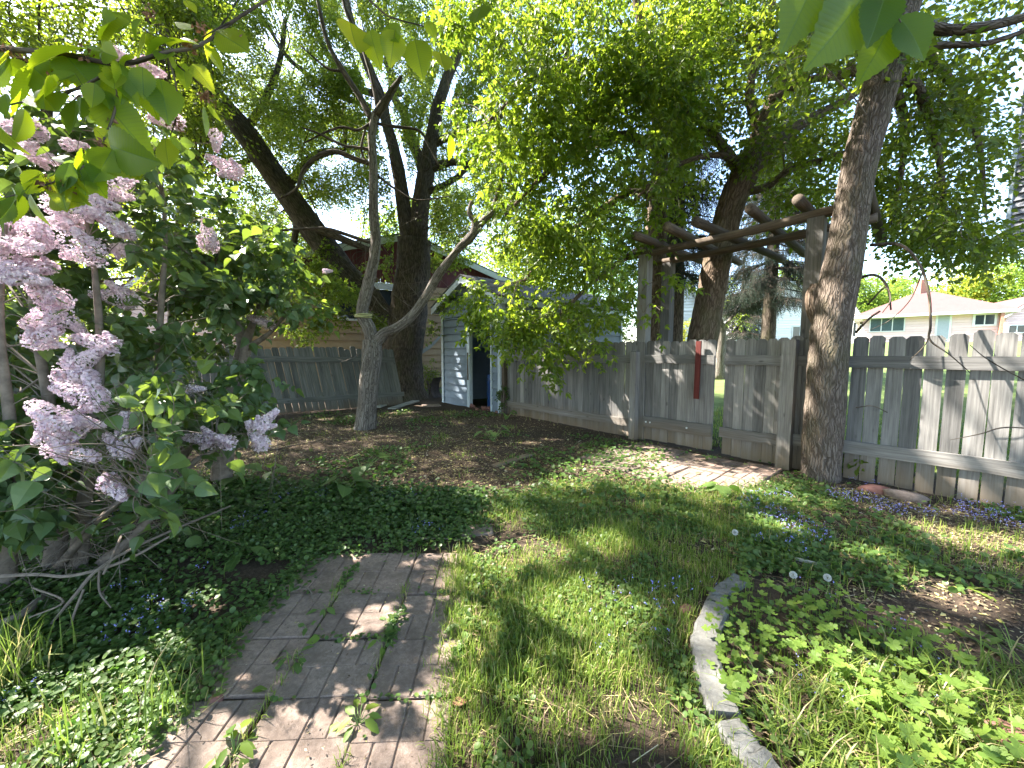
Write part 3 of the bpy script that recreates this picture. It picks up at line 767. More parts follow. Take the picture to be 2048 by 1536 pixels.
for r in sorted(set(g[0] for g in GS)):
    row = [g for g in GS if g[0] == r]; row.sort(key=lambda g: g[1])
    for k, (r_, c, q) in enumerate(row):
        slab('paving_stone', q[0], q[1], unit(-FD+rng.normal(0, .02, 2)), .395, .395, float(gz(q[0], q[1]))+.016+rng.normal(0, .007), M_slabred,
             f'dusty reddish slab {rowl[r]}, {ordn[k]} from the shed side', 'reddish slabs before the gate')
for (px, py, an, w_, h_, lab) in ((968, 1020, .3, .32, .2, 'loose slab in the weeds, the farther one of two'), (955, 1062, .1, .26, .18, 'small loose slab half under the grass edge'),
                              ):
    q = G(px, py); u = np.array([math.cos(an), math.sin(an)]); slab('paving_stone', q[0], q[1], u, w_, h_, q[2]+.02, M_slab, lab, 'loose slabs between path and yard', False)
# weathered strip lying in the yard + planks by the big tree
def plank(p0, p1, w_, th, label, M=M_plank, name='plank', cat='plank'):
    d = p1-p0; n = unit(np.cross(d, up)); a = Acc(); m = 6; V = []; bc = []; off = rng.uniform(0, 9, 3); L = np.linalg.norm(d)
    for s in np.linspace(0, 1, m):
        c = p0+d*s; k = rng.normal(0, .004)
        for (x, z) in ((-w_/2, 0), (w_/2, 0), (w_/2, th), (-w_/2, th)):
            V.append(c+n*(x+k)+up*z); bc.append((x+off[0], z+off[1], s*L+off[2]))
    i = np.arange(m-1)[:, None]*4; j = np.arange(4)[None]; k = (j+1) % 4
    q = np.stack([i+j, i+4+j, i+4+k, i+k], -1).reshape(-1, 4); q = np.vstack([q, [[0, 1, 2, 3]], [[4*m-1, 4*m-2, 4*m-3, 4*m-4]]])
    a.add(V, [q], rng.random(), bc); return tag(a.build(name, M), label, cat)
plank(G(988, 934)+up*.0, G(1060, 912)+up*.01, .09, .025, 'grey weathered wooden strip lying in the dirt before the shed', M_fence)
plank(G(756, 817)+up*.02, G(782, 808)+up*.03, .16, .04, 'short pale plank end lying beside the dead tree')
plank(G(784, 820)+up*.02, G(832, 806)+up*.05, .24, .03, 'wide pale plank lying at the foot of the big tree')
plank(G(845, 813)+up*.005, G(880, 812)+up*.012, .35, .03, 'thin grey board flat on the dirt towards the shed', M_slab)

# curved edging
def edging(pts, label, w_=.118, hh=.05):
    P = np.array([G(*p) for p in pts]); P = catmull(P, 6); T = np.gradient(P, axis=0); T[:, 2] = 0; T = unit(T); n = np.cross(T, up)
    prof = [(-w_/2, -.08), (-w_/2, hh-.012), (-w_/2+.012, hh), (w_/2-.012, hh), (w_/2, hh-.012), (w_/2, -.08)]
    V = []; m = len(P)
    for c, nn in zip(P, n):
        jz = rng.normal(0, .0015)
        for x, z in prof: V.append(c+nn*(x+rng.normal(0, .003))+up*(z+jz+rng.normal(0, .0025)))
    i = np.arange(m-1)[:, None]*6; j = np.arange(6)[None]; k = (j+1) % 6
    q = np.stack([i+j, i+k, i+6+k, i+6+j], -1).reshape(-1, 4)
    a = Acc(); a.add(V, [q, np.array([[5, 4, 3, 2, 1, 0]]), np.array([[(m-1)*6+k for k in range(6)]])], .5); tag(a.build('edging_stone', M_edge), label, 'edging stone', 'curved concrete edging of the bed')
edging([(1431, 1212), (1442, 1190), (1480, 1162)], 'grey edging block at the far end of the curved bed border', .10, .03)
edging([(1434, 1222), (1412, 1280), (1411, 1325), (1426, 1385), (1450, 1446)], 'long curved concrete edging block with leaf shadows', .125)
edging([(1457, 1462), (1494, 1515), (1545, 1575), (1600, 1640)], 'pale concrete edging block nearest the camera')
# ================================================================== scatter helpers
PATH = [(235, 1600), (395, 1440), (560, 1235), (655, 1108), (915, 1108), (885, 1300), (850, 1600)]
def scatter(poly, dens, box_=(-4.6, 6, .55, 9), avoid_path=.0, seed=0):
    x0, x1, y0, y1 = box_; n = int(dens*(x1-x0)*(y1-y0)); x = rng.uniform(x0, x1, n); y = rng.uniform(y0, y1, n)
    z = gz(x, y); P = np.column_stack([x, y, z]); px, py = proj(P)
    jx = px+rng.normal(0, 14, n); jy = py+rng.normal(0, 9, n)
    k = inpoly(jx, jy, poly) & np.isfinite(px)
    s = (x-FA[0])*FN[0]+(y-FA[1])*FN[1]; k &= s < -.02
    if avoid_path:
        for (cx, cy_, wx, wy) in SLABS: k &= ~((np.abs(x-cx) < wx/2-avoid_path) & (np.abs(y-cy_) < wy/2-avoid_path))
    return P[k]
def thin(P, freq, thr, seed, soft=.12):
    v = fbm(P[:, :2]*freq, 3, seed); return P[rng.random(len(P)) < np.clip((v-thr)/soft+.5, 0, 1)]
def blades(acc, P, hmin, hmax, w_=.003, lean=.5, rnd=None, lay=0.0):
    n = len(P); 
    if n == 0: return
    h = rng.uniform(hmin, hmax, n)*rng.uniform(.6, 1.2, n); d = flat_dirs(n); s = np.cross(d, up)
    l = np.abs(rng.normal(0, lean, n))+lay; ww = w_*rng.uniform(.7, 1.3, n)
    a = rng.uniform(0, 2*PI, n); sv = s
    V = np.empty((n, 7, 3))
    c = np.cos(np.minimum(l*.4, 1.3)); sn = np.sin(np.minimum(l*.4, 1.3)); c2 = np.cos(np.minimum(l*1.6, 2.2)); sn2 = np.sin(np.minimum(l*1.6, 2.2))
    p1 = P+up*(h*.4*c)[:, None]+d*(h*.4*sn)[:, None]; ca = np.cos(np.minimum(l, 1.7)); sa = np.sin(np.minimum(l, 1.7))
    p2 = p1+up*(h*.35*ca)[:, None]+d*(h*.35*sa)[:, None]; p3 = p2+up*(h*.3*c2)[:, None]+d*(h*.3*sn2)[:, None]
    for k, (p, f) in enumerate(((P, .8), (p1, 1.), (p2, .75))): V[:, 2*k] = p-sv*(ww*f)[:, None]/1; V[:, 2*k+1] = p+sv*(ww*f)[:, None]
    V[:, 6] = p3
    off = (np.arange(n)*7)[:, None]
    q = np.concatenate([np.array([[0, 1, 3, 2]])+off, np.array([[2, 3, 5, 4]])+off]); t = np.array([[4, 5, 6]])+off
    r = np.clip(rng.normal(.45, .22, n), 0, .88) if rnd is None else rnd
    dead = rng.random(n) < .09; r = np.where(dead, 1.0, r)
    acc.add(V.reshape(-1, 3), [q, t], np.repeat(r, 7), None)
def roundleaves(acc, P, r0, r1, h0, h1, T=T_round, tilt=.5, mat=0, rn=(.45, .22)):
    n = len(P)
    if n == 0: return
    P = P+up*rng.uniform(h0, h1, n)[:, None]; R = frame_from(flat_dirs(n)+rng.normal(0, .15, (n, 3)), up+rng.normal(0, tilt, (n, 3)))
    inst(acc, T, P, R, rng.uniform(r0, r1, n), np.clip(rng.normal(rn[0], rn[1], n), 0, 1), mat)
GRASS_C = [(930, 1075), (985, 1000), (1060, 975), (1250, 968), (1420, 990), (1600, 960), (1700, 1010), (1620, 1110), (1500, 1135), (1395, 1195), (1378, 1300), (1400, 1400), (1450, 1500), (1540, 1600), (1500, 2600), (760, 2600), (858, 1600), (884, 1320), (905, 1120)]
GRASS_L = [(-900, 1450), (-300, 1370), (150, 1335), (380, 1270), (500, 1262), (400, 1420), (290, 1520), (180, 1640), (-300, 2400), (-1500, 2400)]
CHAR_L = [(-1200, 1040), (-300, 990), (330, 985), (450, 960), (640, 985), (800, 985), (960, 1000), (960, 1045), (930, 1085), (800, 1108), (650, 1118), (540, 1230), (440, 1290), (330, 1345), (80, 1430), (-300, 1560), (-1200, 1700)]
CHAR_R = [(1480, 1010), (1620, 965), (1760, 985), (2048, 1030), (2700, 1120), (2700, 1260), (2048, 1190), (1870, 1150), (1740, 1230), (1600, 1190), (1470, 1140)]
BED = [(1440, 1190), (1500, 1160), (1640, 1165), (1760, 1230), (1880, 1330), (1960, 1420), (2150, 1700), (1700, 1800), (1570, 1560), (1470, 1460), (1425, 1370), (1425, 1260)]
LONG_R = [(1500, 1420), (1640, 1330), (1800, 1330), (2048, 1350), (2500, 1400), (2700, 2400), (1800, 2400), (1590, 1600)]
YARD = [(380, 860), (700, 830), (900, 815), (1010, 830), (1300, 900), (1620, 960), (2048, 1040), (2700, 1200), (2700, 1900), (2048, 1500), (1700, 1250), (1450, 1130), (1100, 1010), (930, 1060), (600, 1010), (380, 960)]
# grass
a = Acc()
P = thin(scatter(GRASS_C, 9000, (-1.2, 3.2, .6, 5.4)), 1.7, .46, 41, .28); far = P[:, 1] > 2.6
blades(a, P[~far], .035, .085, .0018, .55); blades(a, P[far][::2], .04, .085, .0026, .55)
P = thin(scatter(GRASS_C, 6000, (-1.2, 2.2, .6, 3.6)), 2.3, .64, 45, .1); blades(a, P, .06, .12, .002, .6)
P = thin(scatter(GRASS_L, 9000, (-4, -.8, .6, 2.6)), 2.0, .48, 42, .25); blades(a, P, .03, .07, .0019, .8)
P = thin(scatter(LONG_R, 3000, (.6, 4.4, .6, 2.8)), 1.8, .44, 43, .25); blades(a, P, .10, .24, .0026, .9, lay=.3)
P = thin(scatter(CHAR_R, 900, (1.2, 6, 1.8, 5)), 2, .52, 44); blades(a, P, .05, .12, .0025, .7)
P = thin(scatter(YARD, 420, (-5, 5.5, 1.8, 10)), 2.6, .68, 46, .05); blades(a, P, .04, .10, .0035, .8)
P = thin(scatter(CHAR_L, 160, (-4.5, 0, 1.2, 5)), 1.5, .45, 47); blades(a, P, .04, .11, .0025, .9)
JB = np.column_stack([np.repeat(colx, 420)[:, None]+rng.normal(0, .014, (420*4, 1)), rng.uniform(pathY[0], pathY[-1], (420*4, 1))]); JB[:, 0] -= .055*(JB[:, 1]-1.3)
JB = np.column_stack([JB, gz(JB[:, 0], JB[:, 1])]); JB = thin(JB, 3.5, .5, 72, .1); blades(a, JB, .03, .09, .0018, .8)
n_ = 1500; JB = np.column_stack([rng.normal(colx[3]-.03, .035, n_), rng.uniform(pathY[0], pathY[-1], n_)]); JB[:, 0] -= .055*(JB[:, 1]-1.3); JB = np.column_stack([JB, gz(JB[:, 0], JB[:, 1])]); blades(a, thin(JB, 3, .42, 73, .2), .04, .09, .0019, .9)
# tall clump by the lilac, bottom-left
for px, py, n_ in ((20, 1390, 70), (70, 1350, 50), (5, 1330, 50), (150, 1500, 22), (330, 1440, 22)):
    q = G(px, py); blades(a, q+np.column_stack([rng.normal(0, .05, (n_, 2)), np.zeros(n_)]), .15, .34, .0032, .6)
# worn grass along the path edge
tag(a.build('grass', M_grass), kind='stuff')
# beyond the fence: sunlit lawn blades near the gate gap
a = Acc(); n_ = 9000; s_ = rng.uniform(.3, 6, n_)**1.0; l_ = rng.uniform(-1, 4.5, n_); q = FA[None]+FD[None]*l_[:, None]+FN[None]*s_[:, None]
P = np.column_stack([q, gz(q[:, 0], q[:, 1])]); blades(a, P, .05, .10, .006, .5, np.clip(rng.normal(.6, .15, n_), 0, .88)); tag(a.build('lawn_grass', M_grass), kind='stuff')
# ground cover
a = Acc()
P = thin(scatter(CHAR_L, 6000, (-4.6, 0, 1.0, 5)), 1.2, .33, 51, .15); nr = P[:, 1] < 3.4
roundleaves(a, P[nr], .007, .017, .015, .075, rn=(.42, .2)); roundleaves(a, P[~nr][::2], .014, .026, .02, .10, rn=(.35, .2))
P = thin(scatter(CHAR_R, 3000, (1.2, 6, 1.8, 5)), 1.5, .58, 52, .1); roundleaves(a, P, .009, .02, .015, .07, rn=(.5, .2))
P = thin(scatter(GRASS_C, 3600, (-1.2, 3.4, .6, 5.4)), 1.9, .5, 53, .12); roundleaves(a, P, .006, .015, .01, .05, rn=(.6, .2))
P = thin(scatter(GRASS_L, 6500, (-4, -.8, .6, 2.6)), 2, .45, 54, .15); roundleaves(a, P, .006, .015, .01, .05, rn=(.65, .2))
P = thin(scatter(YARD, 420, (-5, 5.5, 1.8, 10)), 1.1, .56, 55, .06); roundleaves(a, P, .012, .028, .01, .08, rn=(.5, .2))
P = thin(scatter(BED, 900, (.8, 4, .8, 3.2)), 2, .5, 56); roundleaves(a, P, .008, .018, .01, .05, rn=(.6, .2))
JP = []
for i in range(5):
    for j in range(4):
        xj = colx[j]; n_ = int(170*(.4+1.2*rng.random())); y = rng.uniform(pathY[i], pathY[i+1], n_); JP.append(np.column_stack([xj-.055*(y-1.3)+rng.normal(0, .018, n_), y]))
    n_ = 110; x = rng.uniform(colx[0], colx[3], n_); JP.append(np.column_stack([x, pathY[i]+rng.normal(0, .012, n_)]))
JP = np.concatenate(JP); JP = np.column_stack([JP, gz(JP[:, 0], JP[:, 1])]); JP = thin(JP, 4.5, .52, 71, .08)
roundleaves(a, JP, .006, .014, .012, .04, rn=(.55, .2))
# little blue flowers
F_pet = (np.array([(0, 0, 0), (.6, .4, .2), (1, 0, .1), (.6, -.4, .2)]), [np.array([[0, 1, 2, 3]])], np.zeros((4, 3)))
for poly, bx_, dens, sd in ((CHAR_L, (-4.6, 0, 1.0, 5), 700, 61), (CHAR_R, (1.2, 6, 1.8, 5), 900, 62), (BED, (.8, 4, .8, 3.2), 180, 63), (GRASS_C, (.4, 2, .8, 2.4), 130, 64)):
    P = thin(scatter(poly, dens, bx_), 2.6, .62, sd, .05); n_ = len(P)
    if n_:
        P = P+up*rng.uniform(.03, .09, n_)[:, None]
        for k in range(3): inst(a, F_pet, P+rng.normal(0, .004, (n_, 3)), frame_from(randdir(n_, .2), randdir(n_, 1)), rng.uniform(.006, .012, n_), rng.random(n_), 1)
tag(a.build('ground_cover', [M_charlie, M_blueflower]), kind='stuff')
# lobed-leaf plants of the bed (one mass) with thin stalks
a = Acc(); P = thin(scatter(BED, 620, (.8, 4, .8, 3.2)), 1.7, .4, 57, .1); n_ = len(P); hh = rng.uniform(.04, .15, n_)*np.clip(1.3-.12*P[:, 1], .6, 1.2)
Rr = frame_from(flat_dirs(n_)+rng.normal(0, .2, (n_, 3)), up*1.2+np.array([-.3, -.2, 0])+rng.normal(0, .35, (n_, 3)))
inst(a, T_lobe, P+up*hh[:, None], Rr, rng.uniform(.014, .036, n_)*np.clip(.55+.4*rng.random(n_)+.25*(P[:,1]<1.6),.5,1.3), np.clip(rng.normal(.5, .22, n_), 0, 1))
blades(a, P, .04, .12, .0018, .2)
tag(a.build('bed_foliage', M_lobed), kind='stuff')
# leaf litter
a = Acc()
for poly, dens, bx_, s0, s1 in ((YARD, 3000, (-5, 5.5, 1.8, 10), .008, .032), (CHAR_R, 1800, (1.2, 6, 1.8, 5), .006, .02), (GRASS_C, 500, (-1.2, 3.2, .6, 5), .005, .016), (GRASS_L, 2600, (-4, -.6, .6, 2.6), .004, .016), (LONG_R, 1500, (.6, 4.4, .6, 2.8), .005, .022), (PATH, 620, (-1.8, 0, 1, 3.2), .003, .011)):
    P = scatter(poly, dens, bx_); n_ = len(P); k = rng.random(n_) < np.clip(fbm(P[:, :2]*1.3, 3, 66)*1.9-.3, .1, 1); P = P[k]; n_ = len(P)
    zz = .03 if poly is PATH else .006
    inst(a, T_small, P+up*(zz+rng.uniform(0, .006, n_))[:, None], frame_from(flat_dirs(n_)+rng.normal(0, .15, (n_, 3)), up+rng.normal(0, .3, (n_, 3))), rng.uniform(s0, s1, n_)*rng.choice([1, 1, 1, 1.8], n_), rng.random(n_)**1.25)
# straw-like dead stalks
for poly, dens, bx_ in ((LONG_R, 1100, (.6, 4.4, .6, 2.8)), (CHAR_R, 420, (1.2, 6, 1.8, 5)), (YARD, 40, (-5, 5.5, 1.8, 10)), (GRASS_C, 220, (-1.2, 3.2, .6, 5)), (GRASS_L, 500, (-4, -.6, .6, 2.6))):
    P = scatter(poly, dens, bx_); n_ = len(P); d = flat_dirs(n_); L_ = rng.uniform(.04, .16, n_); s = np.cross(d, up)*.0016
    e = P+d*L_[:, None]; e[:, 2] = gz(e[:, 0], e[:, 1]); z0 = rng.uniform(.006, .03, n_)[:, None]; z1 = rng.uniform(.006, .04, n_)[:, None]
    V = np.stack([P-s+up*z0, P+s+up*z0, e+s+up*z1, e-s+up*z1], 1).reshape(-1, 3); a.add(V, [(np.array([[0, 1, 2, 3]])+(np.arange(n_)*4)[:, None])], np.repeat(rng.uniform(.3, 1, n_), 4))
tag(a.build('leaf_litter', M_litter), kind='stuff')
# ================================================================== single weeds, burdocks, dandelions, sticks
def leafplant(name, px, py, n, lh, ll, T, M, label, cat, group=None, stem_r=.004, el=(.5, 1.1), spread=1.0):
    q = G(px, py); t = thing(name, label, cat, q, group); a = Acc(); b = Acc()
    for k in range(n):
        az = k*2.4+rng.normal(0, .35); e = rng.uniform(*el); h = lh*rng.uniform(.7, 1.15)
        d = np.array([math.cos(az)*math.cos(e), math.sin(az)*math.cos(e), math.sin(e)])
        tip = q+d*h; mid = q+d*h*.5+up*h*.06
        tube(a, [q, mid, tip], [stem_r, stem_r*.9, stem_r*.6], 5, 3)
        fd = np.array([math.cos(az), math.sin(az), rng.uniform(-.45, .1)]); s = ll*rng.uniform(.75, 1.15)
        inst(b, T, [tip], frame_from(fd[None], (up+d*-.2+rng.normal(0, .18, 3))[None]), s, np.clip(rng.normal(.5, .25), 0, 1))
    a.build('stalk', M_stalk, t, True); b.build('leaves', M, t, True); return t
M_stalk = plain('green_stalks', (.16, .24, .07), .6, .3, .2)
BG = 'broad-leaved weeds in the shade'
for px, py, n, lh, ll, lab in (
    (690, 992, 6, .20, .21, 'large broad-leaved weed with wide heart-shaped leaves beyond the path'),
    (725, 948, 4, .28, .19, 'tall broad-leaved weed just behind the largest one'),
    (478, 968, 4, .24, .20, 'dim broad-leaved weed under the lower lilac flowers'),
    (545, 958, 5, .20, .15, 'broad-leaved weed between the lilac tips and the largest weed'),
    (985, 882, 9, .30, .17, 'leafy broad weed in the dirt before the shed corner'),
    (1440, 985, 5, .12, .16, 'low broad-leaved weed at the gate paving edge'),
    (1015, 838, 6, .22, .12, 'green weed growing at the foot of the shed corner'),
    (720, 855, 5, .22, .11, 'small leafy weed at the foot of the dead tree')):
    leafplant('burdock', px, py, n, lh, ll, T_burd, M_burd, lab, 'weed', BG, .005)
for px, py, n, lh, ll, lab in (
    (490, 1105, 5, .10, .20, 'long-leaved dock plant in the ground cover above the path'),
    (640, 1100, 4, .06, .13, 'dock plant at the far corner of the path'),
    (845, 1185, 6, .03, .085, 'small jagged weed on the farthest path row'),
    (650, 1222, 6, .05, .075, 'weed tuft in the lilac-side path joint with blue flowers'),
    (762, 1288, 9, .05, .08, 'bushy weed filling the middle path joint'),
    (785, 1250, 4, .06, .07, 'upright weed in the path joint beside a sunny slab'),
    (585, 1318, 6, .05, .08, 'weed tuft growing from the lilac-side path joint, middle of path'),
    (718, 1452, 10, .06, .075, 'thick green weed in the path joint near the camera'),
    (470, 1512, 10, .07, .075, 'bright lobed weed on the nearest path slabs'),
    (615, 1262, 4, .04, .06, 'tiny weed at the edge of the path by the ground cover'),
    (925, 1262, 5, .04, .09, 'pointed weed where grass meets the path'),
    (1080, 1290, 5, .04, .09, 'flat weed rosette in the middle of the grass'),
    (1250, 935, 6, .10, .10, 'sunlit young weed on the reddish gate slabs'),
    (1310, 962, 4, .12, .08, 'upright weed at the grass edge before the gate'),
    (1120, 925, 6, .09, .09, 'low weed in the dirt before the long fence'),
    (1000, 985, 6, .07, .10, 'small leafy weed where dirt meets grass')):
    leafplant('weed', px, py, n, lh, ll, T_dock if 'dock' in lab or 'long' in lab else T_mid, M_burd if n < 9 else M_lobed, lab, 'weed', 'small weeds in path and yard', .002, (.25, 1.2))
def jag():
    ts = np.linspace(0, 1, 15); w_ = .05+.14*ts*(np.arange(15) % 2)*(1-ts**4)+.03*ts; w_[-1] = 0; return tmpl(ts, w_, .1, .3)
T_dand = jag()
for px, py, n, lab in ((2005, 1285, 7, 'large dandelion with jagged leaves at the edge of the bare bed'), (1905, 1262, 6, 'dandelion rosette next to the largest dandelion'),
                       (1930, 1180, 6, 'flat broad dandelion rosette in the dirt of the bed')):
    leafplant('dandelion', px, py, n, .02, .24, T_dand, M_lobed, lab, 'dandelion', 'dandelions in the bed', .003, (.3, 1.0))
for px, py, h, lab in ((1468, 1106, .16, 'white dandelion clock above the far end of the bed border'), (1584, 1190, .13, 'dandelion clock in the lobed leaves, the one nearer the edging'),
                       (1652, 1196, .13, 'dandelion clock in the lobed leaves beside the blue flowers')):
    q = G(px, py); t = thing('dandelion_clock', lab, 'dandelion', q, 'dandelion clocks'); a = Acc(); c = q+up*h
    tube(a, [q, q+up*h*.5+np.array([.01, 0, 0]), c], [.002, .002, .0017], 5, 3); a.build('stem', M_stalk, t, True)
    b = Acc(); d = randdir(140); inst(b, (np.array([(.25, 0, 0), (1, .14, .1), (1.02, 0, -.12), (1, -.14, .1)]), [np.array([[0, 1, 2], [0, 2, 3]])], np.zeros((4, 3))), np.repeat(c[None], 140, 0), frame_from(d, randdir(140)), .021, rng.random(140)); b.build('seed_head', M_seed, t)
def stick(pts, r, label, M=M_twigl, side=2):
    P = np.array([G(px, py)+up*(h+r) for px, py, h in pts]); a = Acc(); tube(a, P, np.linspace(r, r*.55, len(P)), 6, 5, amp=.2)
    for k in range(side):
        i = rng.integers(1, len(P)-1); d = flat_dirs(1)[0]+up*.2; tube(a, [P[i], P[i]+d*r*8, P[i]+d*r*15+up*.005], [r*.6, r*.4, r*.2], 5, 2)
    tag(a.build('stick', M, smooth=True), label, 'stick')
stick([(580, 1185, .03), (605, 1186, .035), (622, 1193, .03), (626, 1212, .02)], .006, 'bent grey twig lying on the far path slabs')
stick([(770, 1092, .01), (860, 1086, .03), (920, 1086, .02)], .008, 'long thin stick across the far end of the path')
stick([(1330, 925, .03), (1380, 935, .03), (1440, 942, .02)], .009, 'pale stick lying on the sunny gate slabs')
stick([(1590, 1128, .02), (1622, 1138, .03), (1660, 1145, .02)], .016, 'pale split stick in the blue flowers of the bed', M_plank, 0)
stick([(1500, 1010, .02), (1560, 1030, .03), (1610, 1042, .02)], .007, 'brown stick in the grass near the big trunk')
stick([(1180, 935, .01), (1225, 940, .02), (1262, 950, .01)], .008, 'dark twig on the dirt before the gate')
stick([(540, 905, .02), (620, 890, .03), (690, 888, .02)], .010, 'dark stick in the leaf litter by the dead tree', M_twig)
# stones under the right fence, brick-red leaf
a = Acc()
for (px, py, s) in ((1762, 985, .12), (1792, 990, .13), (1822, 1000, .1)):
    pass
def stone(px, py, sx, sy, sz, an, M, label, name='stone'):
    q = G(px, py); d = randdir(1)[0]; n_, m_ = 14, 9; V = []
    for i in range(m_+1):
        th_ = PI*i/m_
        for j in range(n_):
            ph = 2*PI*j/n_; V.append((math.sin(th_)*math.cos(ph), math.sin(th_)*math.sin(ph), math.cos(th_)))
    V = np.array(V); V = np.sign(V)*np.abs(V)**.75; V = V*(1+.9*(fbm(V*1.6+q*7, 4, 9)-.5))[:, None]*np.array([sx, sy, sz])
    c, s = math.cos(an), math.sin(an); V = V@np.array([[c, s, 0], [-s, c, 0], [0, 0, 1]])+q+up*sz*.55
    i = np.arange(m_)[:, None]*n_; j = np.arange(n_)[None]; k = (j+1) % n_
    a = Acc(); a.add(V, [np.stack([i+j, i+n_+j, i+n_+k, i+k], -1).reshape(-1, 4)], .5, V); tag(a.build(name, M, smooth=True), label, 'stone')
stone(1748, 985, .13, .07, .05, -.8, M_rubble, 'low reddish stone at the foot of the big trunk')
stone(1812, 1000, .17, .07, .06, -.75, M_slabred, 'long tan stone lying under the right fence')
stone(1372, 1224, .05, .032, .02, .4, M_rubble, 'small rust-coloured stone just outside the curved edging')
stone(430, 1402, .028, .02, .014, .4, M_rubble, 'small rust-coloured stone in the soil beside the path')
stone(2035, 1500, .12, .07, .045, -.6, M_rubble, 'broken reddish stone in the long grass at the corner')
a = Acc(); n_ = 9
for k, (px, py, s) in enumerate(((640, 1288, .05), (905, 1420, .05), (505, 1395, .045), (1400, 950, .05))):
    q = G(px, py)+up*.03; b = Acc(); inst(b, T_elm, [q], frame_from(flat_dirs(1), up[None]+rng.normal(0, .2, (1, 3))), s*1.3, .5)
    tag(b.build('fallen_leaf', M_dead if k % 2 else M_lobed), ['pale green fallen leaf on the middle of the path', 'dry brown fallen leaf at the path edge by the grass', 'yellowish fallen leaf on the lilac side of the path', 'dry brown fallen leaf on the gate slabs'][k], 'fallen leaf')
# ================================================================== gaps cut into the crowns so that sun patches fall on chosen spots
BEAMS = []
def beam(p, r): BEAMS.append((np.asarray(p, float), r))
for px, py, r in ((60, 1490, .34), (170, 1430, .26), (270, 1370, .22), (360, 1310, .17), (400, 1215, .12), (330, 1225, .09), (20, 1545, .3),
                  (200, 1500, .2), (760, 1243, .10), (700, 1520, .20), (500, 1345, .07), (420, 1490, .12), (830, 1500, .14), (560, 1500, .1),
                  (940, 1340, .15), (960, 1250, .12), (930, 1180, .10), (1010, 1118, .20), (1080, 1105, .12), (1195, 1235, .16), (1160, 1330, .17), (1130, 1380, .13), (900, 1400, .10), (1210, 1090, .1),
                  (1300, 1420, .08), (1720, 1440, .16), (1780, 1500, .26), (1880, 1500, .26), (1960, 1530, .2), (1640, 1530, .2), (1425, 1250, .03), (1420, 1295, .025), (1500, 1510, .04),
                  (1560, 1420, .12), (1465, 1300, .05), (1690, 1500, .14), (1270, 905, .22), (1300, 925, .18), (1370, 948, .22), (1320, 955, .14), (1195, 945, .18), (1150, 970, .12), (1960, 1085, .16), (1560, 1060, .09),
                  (800, 826, .18), (840, 812, .12), (640, 838, .14), (520, 890, .1), (1900, 1190, .1), (1750, 1120, .07)):
    beam(G(px, py), r*1.35)
for px, z, r in ((1905, .75, .07), (1852, .62, .07), (1985, .9, .09), (1955, .62, .08), (1800, .95, .06), (1885, .45, .08), (1822, 1.25, .07), (1960, 1.35, .08), (1760, .7, .05), (2000, 1.55, .06), (1700, 1.55, .06), (1890, 1.55, .06), (1095, .95, .12), (1085, 1.25, .08), (1330, 1.35, .1), (1410, 1.5, .1), (1240, .3, .08)):
    beam(v3(F(px), z), r)
for px, py, Y, r in ((910, 745, 10.9, .10), (905, 705, 11.0, .07), (905, 770, 11.0, .06), (1000, 562, 9.4, .2), (945, 575, 10.2, .2),
                     (1715, 300, 4.6, .11), (1735, 250, 4.7, .08), (1700, 400, 4.6, .1), (1705, 500, 4.6, .08), (1690, 600, 4.6, .09), (1640, 835, 4.55, .10), (1660, 770, 4.55, .08), (1720, 350, 4.6, .08),
                     (1425, 590, 7.0, .22), (1440, 560, 7.0, .15), (1420, 500, 5.8, .15), (1540, 470, 5.5, .12), (1380, 480, 6, .12),
                     
                     (740, 300, 7.4, .14), (745, 500, 7.4, .12), (800, 660, 7.4, .12), (745, 780, 7.4, .08), (940, 470, 7.4, .12), (860, 585, 7.4, .12),
                     (100, 860, 1.9, .13), (215, 375, 2.5, .16), (60, 450, 2.3, .12), (150, 480, 2.4, .15), (110, 590, 2.4, .12), (250, 860, 2.1, .13), (300, 810, 2.2, .2), (380, 800, 2.3, .12), (60, 1010, 1.8, .10), (170, 980, 2.0, .07), (440, 330, 3.5, .12), (530, 850, 3, .12), (420, 880, 3, .1), (160, 1050, 2.1, .05), (220, 970, 2.1, .05), (410, 470, 3.5, .12),
                     (60, 200, 1.05, .17), (150, 210, 1.05, .15), (250, 230, 1.1, .15), (40, 410, .95, .10), (150, 360, 1.0, .09), (290, 80, 1.15, .10), (430, 80, 1.2, .08), (380, 170, 1.15, .09)):
    beam(at(px, py, Y), r)
NOWN = len(BEAMS)          # the beams after this one light the drooping tree; they do not thin its own crown
for px, py, Y, r in ((1090, 650, 6.9, .55), (1040, 600, 7.2, .45), (1200, 620, 6.5, .5), (1180, 500, 6.6, .7), (1230, 350, 6.6, .8), (1150, 260, 6.8, .6), (1280, 200, 6.4, .7), (1240, 480, 6.4, .6), (1450, 180, 7.2, .8), (1560, 90, 7.0, .7), (1380, 60, 7.0, .7), (1620, 260, 7.2, .5), (1500, 300, 7.0, .4), (1880, 350, 6.0, .35), (1930, 180, 6.2, .4)):
    beam(at(px, py, Y), r)
BP = np.array([b[0] for b in BEAMS]); BR = np.array([b[1] for b in BEAMS])
def lit_mask(P, skip_near=.12, own=False, grow=0.0, shrink=1.0):
    """True where a leaf may stay"""
    keep = np.ones(len(P), bool); jit = 1+.5*(fbm(P*2.2, 2, 77)-.5)*2
    for b, r in zip(BP[:NOWN] if own else BP, BR):
        d = P-b; al = d@SUN; pr = np.linalg.norm(d-al[:, None]*SUN, axis=1)
        keep &= ~((al > max(skip_near, r*1.1)) & (pr < r*shrink*jit*1.15+grow))
    return keep
